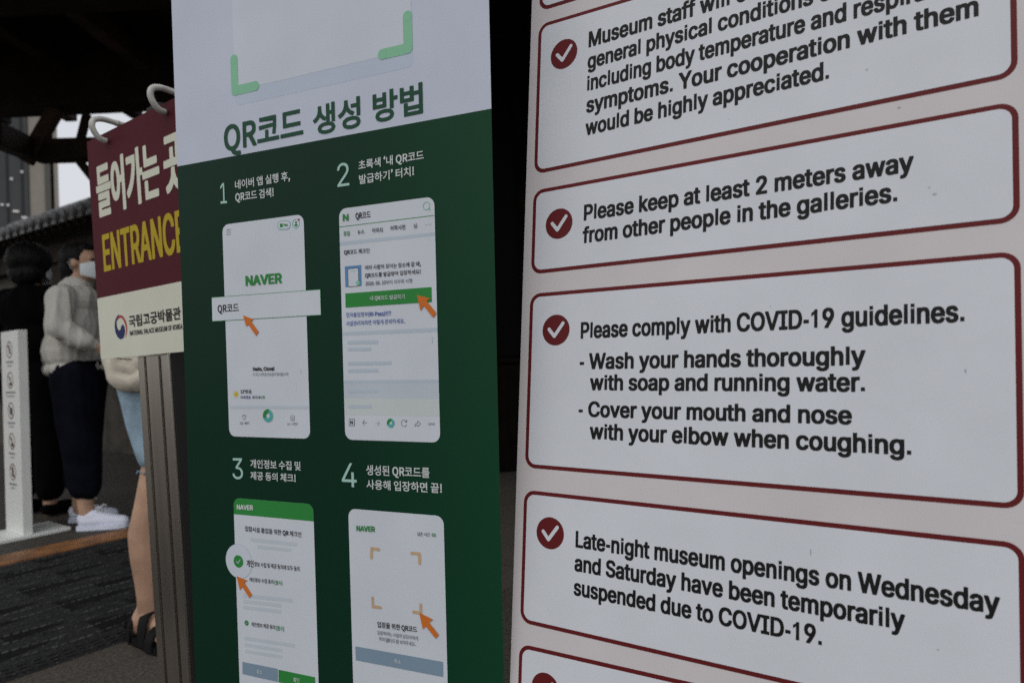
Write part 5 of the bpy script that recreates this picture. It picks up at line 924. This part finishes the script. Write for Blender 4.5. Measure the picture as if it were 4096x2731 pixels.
for sy in (-1, 1):
    mb = MB(); h0, h1 = Vector((-.06, sy * .115, 0)), Vector((.225, sy * .142, 0)); d = (h1 - h0).normalized()
    limb(mb, h0 + d * .04 + Vector((0, 0, .045)), h0 + d * .16 + Vector((0, 0, .045)), .042, .043); limb(mb, h0 + d * .16 + Vector((0, 0, .042)), h1 - d * .035 + Vector((0, 0, .036)), .043, .034)
    remeshed("shoe", mb, M_BLACKC, .007, 4, W2)

# ---- woman behind the steel post: light denim, bare calf, black sandals
W3 = thing("person", "person in light blue denim with bare calf and black sandal, mostly behind the signs", "person", (-1.215, 2.235, 0), R(-20))
ax = Matrix.Rotation(R(20), 3, 'Z')
def loc3(p): return ax @ (Vector(p) - Vector((-1.215, 2.235, 0)))
hip = loc3((-1.175, 2.225, .830)); knee = loc3((-1.146, 2.200, .575)); calf = loc3((-1.204, 2.222, .350)); ank = loc3((-1.216, 2.235, .095)); heel = loc3((-1.274, 2.262, .022)); toe = loc3((-1.085, 2.145, .020))
mb = MB()
n2 = Vector((0, .20, 0))
T3 = Vector((.10, 0, 0))
at_h = head(mb, T3 + Vector((.06, .09, 1.52)), (1, -.2, 0)); limb(mb, T3 + Vector((.02, .09, 1.35)), T3 + Vector((.035, .09, 1.45)), .052, .050)
mb.ball((.11, .09, 1.20), (.105, .16, .20), M_SKIN); mb.ball((.06, .09, .95), (.105, .155, .16), M_SKIN); limb(mb, (.12, -.06, 1.325), (.12, .24, 1.325), .05, .05)
for sy in (-1, 1):
    el, wr = (.12, .09 + sy * .20, 1.10), (.28, .09 + sy * .12, 1.04)
    chain(mb, [(.12, .09 + sy * .165, 1.32), el, wr], [.046, .037, .026]); hand(mb, wr, (1, -sy * .2, .1), (0, -sy * .5, .6), -sy)
chain(mb, [hip, knee], [.082, .055]); chain(mb, [knee, knee * .45 + calf * .55, calf, calf * .72 + ank * .28, calf * .35 + ank * .65, ank], [.054, .056, .060, .055, .041, .033])
mb.ball(ank + Vector((-.02, 0, -.02)), (.040, .034, .045), M_SKIN); mb.ball(ank + Vector((.004, -.030, -.012)), (.014, .010, .016), M_SKIN); limb(mb, ank + Vector((-.030, 0, .10)), ank + Vector((-.038, 0, -.02)), .013, .013)
tips = foot(mb, heel, toe, True, 1)
chain(mb, [hip + n2, knee + n2 + Vector((.08, 0, 0)), calf + n2 + Vector((.06, 0, 0)), ank + n2 + Vector((.10, 0, 0))], [.082, .054, .054, .034]); foot(mb, heel + n2 + Vector((.10, 0, 0)), toe + n2 + Vector((.10, 0, 0)), True, -1)
bd = remeshed("body", mb, M_SKIN, .0055, 4, W3); eyes(W3, at_h)
for t in tips: mb = MB(); dd = (toe - heel).normalized(); mb.ball(t, (.0065, .0055, .0022), M_NAIL, dd, Vector((-dd.y, dd.x, 0)), (0, 0, 1), 10, 6); mb.build("toenail", W3)
mb = MB(); mb.ball((.015, .09, .90), (.125, .175, .12), M_DENIM)
chain(mb, [hip + Vector((-.01, 0, 0)), hip * .45 + knee * .55 + Vector((-.004, 0, 0)), knee + Vector((-.004, 0, .040))], [.098, .082, .066])
chain(mb, [hip + n2, hip * .5 + knee * .5 + n2, knee + n2 + Vector((.05, 0, .02))], [.096, .082, .068])
jn = remeshed("denim_shorts", mb, M_DENIM, .007, 4, W3, fold(2, .004, (10, 10, 7)))
mb = MB()
for k in range(16):
    a = 2 * pi * k / 16; p = knee + Vector((cos(a) * .060 - .004, sin(a) * .060, -.012))
    mb.tube([p, p + Vector((random.uniform(-.01, .006), random.uniform(-.008, .008), random.uniform(-.022, -.008)))], .0022, M_DENIM, 5)
mb.build("frayed_hem", jn)
mb = MB(); mb.ball((.12, .09, 1.22), (.125, .19, .22), M_CANVAS); mb.ball((.08, .09, 1.03), (.125, .18, .14), M_CANVAS)
for sy in (-1, 1): chain(mb, [(.12, .09 + sy * .16, 1.31), (.12, .09 + sy * .195, 1.17)], [.065, .058])
remeshed("top", mb, M_CANVAS, .010, 5, W3, fold(21, .006))
mb = MB(); mb.ball(at_h(-.025, 0, .030), (.100, .090, .098), M_HAIR); mb.ball(at_h(-.06, 0, -.07), (.060, .08, .12), M_HAIR); remeshed("hair", mb, M_HAIR, .008, 3, W3)
def sandal(heel, toe, inner):
    heel, toe = Vector(heel), Vector(toe); d = toe - heel; L = d.length; d.normalize(); s = Vector((-d.y, d.x, 0)) * inner
    zb = -.022
    out = [(-.03, .022), (.03, .034), (.20, .038), (.42, .034), (.68, .050), (.88, .050), (1.02, .040), (1.07, .018), (1.06, -.010), (.99, -.034), (.85, -.052), (.66, -.052), (.42, -.042), (.20, -.040), (.03, -.034), (-.03, -.022)]
    mb = MB()
    Y = s; 
    pts = [(x * L, y) for x, y in out]
    mb.prism(pts, M_RUBBER, zb + .001, zb + .023, X=d, Y=Y, Z=(0, 0, 1), o=heel)
    sd_ = mb.build("sandal", W3)
    def strap(x0, x1, h, wd, w_, seg=13):
        vs = []
        for i in range(seg):
            a = pi * i / (seg - 1); y = w_ * cos(a); z = zb + .012 + (h + .010) * sin(a) ** .75
            x = (x0 + (x1 - x0) * i / (seg - 1)) * L
            for e in (-1, 1):
                for k in (0, .0045): vs.append(heel + d * (x + e * wd / 2) + Y * (y + math.copysign(k, y) * (1 if abs(y) > .01 else 0)) + Vector((0, 0, z + k * sin(a))))
        fs = []
        for i in range(seg - 1):
            b0, b1 = i * 4, i * 4 + 4
            for k, j in ((0, 1), (1, 3), (3, 2), (2, 0)): fs.append((b0 + k, b0 + j, b1 + j, b1 + k))
        mb = MB(); mb.add(vs, fs, M_RUBBER, True); mb.build("strap", sd_)
    strap(.60, .72, .046, .036, .053); strap(.26, .48, .080, .042, .043); strap(.16, .10, .070, .024, .040)
    mb = MB(); mb.tube([heel + d * (.06 * L + .03 * cos(a)) * 1 + Y * .036 * sin(a) - d * .012 + Vector((0, 0, zb + .055)) for a in [pi / 2 + pi * k / 12 for k in range(13)]], .007, M_RUBBER, 6); mb.build("strap", sd_)
sandal(heel, toe, 1); sandal(heel + n2 + Vector((.10, 0, 0)), toe + n2 + Vector((.10, 0, 0)), -1)

# ---- canvas bag at her side
BG = thing("shoulder_bag", "slack beige canvas bag with a thin dark cord hanging below the entrance board", "bag", (-1.200, 2.12, .807), R(-20))
mb = MB()
chain(mb, [(-.052, 0, .20), (-.050, 0, .110), (-.022, 0, .055), (.035, 0, .040), (.080, 0, .055)], [.026, .032, .036, .036, .030]); chain(mb, [(-.01, 0, .20), (.0, 0, .09), (.05, 0, .08)], [.030, .036, .036]); chain(mb, [(.04, 0, .20), (.05, 0, .09), (.085, 0, .10)], [.030, .034, .030]); chain(mb, [(.085, 0, .20), (.085, 0, .10)], [.028, .030])
remeshed("pouch", mb, M_CANVAS, .005, 4, BG, fold(31, .010, (16, 16, 7)))
mb = MB(); mb.tube([(.02, -.040, .165), (.002, -.046, .118), (.03, -.048, .110), (.075, -.046, .106)], .0016, M_CORD, 6); mb.build("cord", BG)
mb = MB(); mb.tube([(-.03, 0, .23), (-.02, .02, .36), (.02, .05, .54)], .010, M_CANVAS, 8); mb.tube([(.04, 0, .23), (.035, .02, .36), (.03, .05, .54)], .010, M_CANVAS, 8); mb.build("strap", BG)

# ================================================================== timber canopy over the entrance
TC = thing("timber_canopy", "dark timber canopy with heavy beams and braces overhead", "canopy", (-3.6, 5.46, 0))
o = Vector((-3.6, 5.46, 0))
def beam(name, p, q, wd, ht, m=M_WOOD): mb = MB(); mb.bar(Vector(p) - o, Vector(q) - o, wd, ht, m, bev=.012); return mb.build(name, TC)
mb = MB(); mb.box(Vector((-1.5, 4.6, 3.47)) - o, (16, 3.8, .10), M_CEIL)
mb.build("roof_deck", TC)
for k in range(15):
    x = -8.4 + k * .62
    beam("rafter", (x, 2.7, 3.345), (x, 6.4, 3.345), .11, .15, M_WOODLIT if k % 2 else M_WOOD)
beam("main_beam", (-9, 5.46, 3.235), (6.4, 5.46, 3.235), .24, .44)
beam("cross_beam", (-9, 2.75, 3.20), (6.4, 2.75, 3.20), .20, .24)
beam("cross_beam", (-9, 4.0, 3.20), (6.4, 4.0, 3.20), .22, .26)
beam("lower_beam", (-3.80, 5.50, 2.705), (1.2, 5.50, 2.62), .16, .165)
beam("tie_beam", (-3.45, 4.55, 2.54), (-3.83, 5.46, 2.72), .13, .165)
beam("tie_beam", (-3.45, 2.75, 2.46), (-3.45, 4.60, 2.545), .13, .16)
beam("post", (-3.825, 5.46, 2.57), (-3.825, 5.46, 3.1), .09, .09)
beam("post", (-3.49, 5.47, 2.62), (-3.49, 5.47, 3.1), .12, .12)
beam("post", (-3.30, 5.47, 0.0), (-3.30, 5.47, 3.1), .10, .10)
beam("post", (-3.30, 5.2, 2.4), (-3.30, 5.2, 3.1), .06, .06)
beam("brace", (-3.56, 5.43, 3.03), (-3.83, 5.43, 2.60), .07, .115, M_WOODLIT)
beam("brace", (-3.34, 5.46, 2.98), (-3.42, 5.46, 2.70), .05, .06)
beam("brace", (-3.42, 5.47, 2.60), (-3.26, 5.47, 2.38), .05, .06)
beam("column", (-4.03, 5.2, 0), (-4.03, 5.2, 2.0), .26, .26)
beam("column", (4.2, 5.46, 0), (4.2, 5.46, 3.1), .26, .26)

# ================================================================== museum front behind the banners
MF = thing("museum_front", "dark museum doorway with timber panelling seen between the two banners", "building", (0, 5.2, 0))
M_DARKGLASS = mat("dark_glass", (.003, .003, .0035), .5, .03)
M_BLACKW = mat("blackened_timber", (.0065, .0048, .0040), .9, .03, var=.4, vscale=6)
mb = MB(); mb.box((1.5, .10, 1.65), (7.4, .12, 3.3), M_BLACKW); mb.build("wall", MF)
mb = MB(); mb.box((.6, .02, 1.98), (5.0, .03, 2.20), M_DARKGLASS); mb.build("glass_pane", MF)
mb = MB(); mb.box((.6, .0, .42), (5.0, .06, .80), M_BLACKW)
for k in range(84): mb.box((-1.88 + k * .06, -.032, .40), (.034, .012, .70), M_BLACKW)
mb.build("slatted_panel", MF)
mb = MB(); mb.box((.6, -.03, .845), (5.0, .08, .035), M_BLACKW, bev=.006); mb.build("rail", MF)
for x in (-1.8, -.55, .115, 1.9): mb = MB(); mb.box((x, -.012, 1.98), (.06, .05, 2.2), M_BLACKW, bev=.004); mb.build("door_stile", MF)

# ================================================================== tiled gatehouse wall beyond
GW = thing("gatehouse", "low tiled gatehouse wall with pale plaster behind the two standing people", "building", (-5.16, 7.56, 0), math.atan2(-.545, .838))
# local x along the wall to the right, local y away
mb = MB(); mb.box((0, .55, .45), (7, .3, .9), M_STONE, bev=.01); mb.build("plinth", GW)
mb = MB(); mb.box((0, .55, 1.62), (7, .2, 1.44), M_PLASTER); mb.build("wall", GW)
for k in range(6): mb = MB(); mb.box((-2.6 + k * 1.02, .44, 1.62), (.26, .16, 1.44), M_WOOD, bev=.01); mb.build("post", GW)
mb = MB(); mb.box((0, .42, 2.34), (7, .22, .22), M_WOOD, bev=.01); mb.box((0, .42, 1.80), (7, .14, .14), M_WOOD, bev=.01); mb.build("wall_beam", GW)
mb = MB()
for k in range(40): mb.bar((-3.5 + k * .18, .05, 2.52), (-3.5 + k * .18, .75, 2.62), .07, .07, M_WOOD, bev=.01)
mb.build("eave_rafters", GW)
mb = MB()
mb.add([(-3.6, 0, 2.57), (3.6, 0, 2.57), (3.6, 1.1, 3.02), (-3.6, 1.1, 3.02), (-3.6, 0, 2.54), (3.6, 0, 2.54), (3.6, 1.1, 2.99), (-3.6, 1.1, 2.99)], [(0, 1, 2, 3), (7, 6, 5, 4), (0, 4, 5, 1)], M_TILE)
for k in range(38):
    x = -3.55 + k * .19; jt = random.uniform(-.01, .01)
    mb.tube([(x, -.03, 2.60 + jt), (x, 1.1, 3.06 + jt)], .058, M_TILE, 10)
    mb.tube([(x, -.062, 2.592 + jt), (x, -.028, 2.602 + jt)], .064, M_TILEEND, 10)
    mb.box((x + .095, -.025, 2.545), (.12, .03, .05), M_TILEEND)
mb.tube([(-3.6, 1.1, 3.14), (3.6, 1.1, 3.14)], .12, M_TILE, 10)
mb.build("tiled_roof", GW)

# ================================================================== far towers
def tower_mats():
    m = bpy.data.materials.new("tower_glass"); m.use_nodes = True; n = m.node_tree.nodes; l = m.node_tree.links; b = n["Principled BSDF"]
    tc = n.new("ShaderNodeTexCoord"); br = n.new("ShaderNodeTexBrick"); br.offset = 0; br.inputs['Scale'].default_value = 1; br.inputs['Brick Width'].default_value = 1.2; br.inputs['Row Height'].default_value = 3.0; br.inputs['Mortar Size'].default_value = .12
    br.inputs['Color1'].default_value = (.030, .036, .040, 1); br.inputs['Color2'].default_value = (.045, .050, .055, 1); br.inputs['Mortar'].default_value = (.045, .048, .050, 1)
    sx = n.new("ShaderNodeSeparateXYZ"); cx = n.new("ShaderNodeCombineXYZ"); l.new(tc.outputs['Object'], sx.inputs[0]); l.new(sx.outputs[0], cx.inputs[0]); l.new(sx.outputs[2], cx.inputs[1]); l.new(cx.outputs[0], br.inputs['Vector'])
    l.new(br.outputs[0], b.inputs['Base Color']); b.inputs['Roughness'].default_value = .4; return m
TG = thing("glass_tower", "dark glass office tower rising beyond the tiled roof, its lamps lit", "tower", (-41.8, 59.6, 0), R(33))
mb = MB(); mb.mats = [tower_mats()]; mb.box((-5.0, 6, 22), (10.0, 12, 44), mb.mats[0]); mb.build("curtain_wall", TG)
mb = MB()
for k in range(10): mb.box((-9.9 + k * 1.05, -.06, 22), (.12, .12, 44), M_STEELD)
mb.build("mullions", TG)
lampm = bpy.data.materials.new("lit_window"); lampm.use_nodes = True; bb = lampm.node_tree.nodes["Principled BSDF"]; bb.inputs['Emission Color'].default_value = (1, .93, .75, 1); bb.inputs['Emission Strength'].default_value = .28
for x, z in ((-.45, 18.9), (-1.9, 15.9), (-1.5, 15.9), (-.35, 14.9), (-.95, 15.4), (-1.85, 12.6), (-.95, 12.3), (-.35, 11.6), (-.3, 12.0), (-1.5, 12.0), (-1.2, 18.2)):
    mb = MB(); mb.box((x, -.15, z), (random.choice((.18, .42)), .08, .16), lampm); mb.build("lit_window", TG)
ST = thing("stone_tower", "beige stone office tower with a dark glazed slot against the bright sky", "tower", (-41.8, 59.6, 0), R(33))
M_BEIGE = mat("beige_cladding", (.33, .30, .26), .85, .2, var=.08, vscale=.6)
mb = MB(); mb.box((.62, 5.1, 21), (1.12, 10, 42), M_BEIGE); mb.build("front_bay", ST)
mb = MB(); mb.box((1.40, 5.0, 21), (.44, 10, 42), M_PLASTER); mb.build("side_bay", ST)
mb = MB(); mb.box((1.745, 5.3, 21), (.25, 10, 42), M_NAVYC); mb.build("glazed_slot", ST)
mb = MB(); mb.box((2.01, 5.0, 21), (.28, 10, 42), M_BEIGE); mb.build("corner_bay", ST)
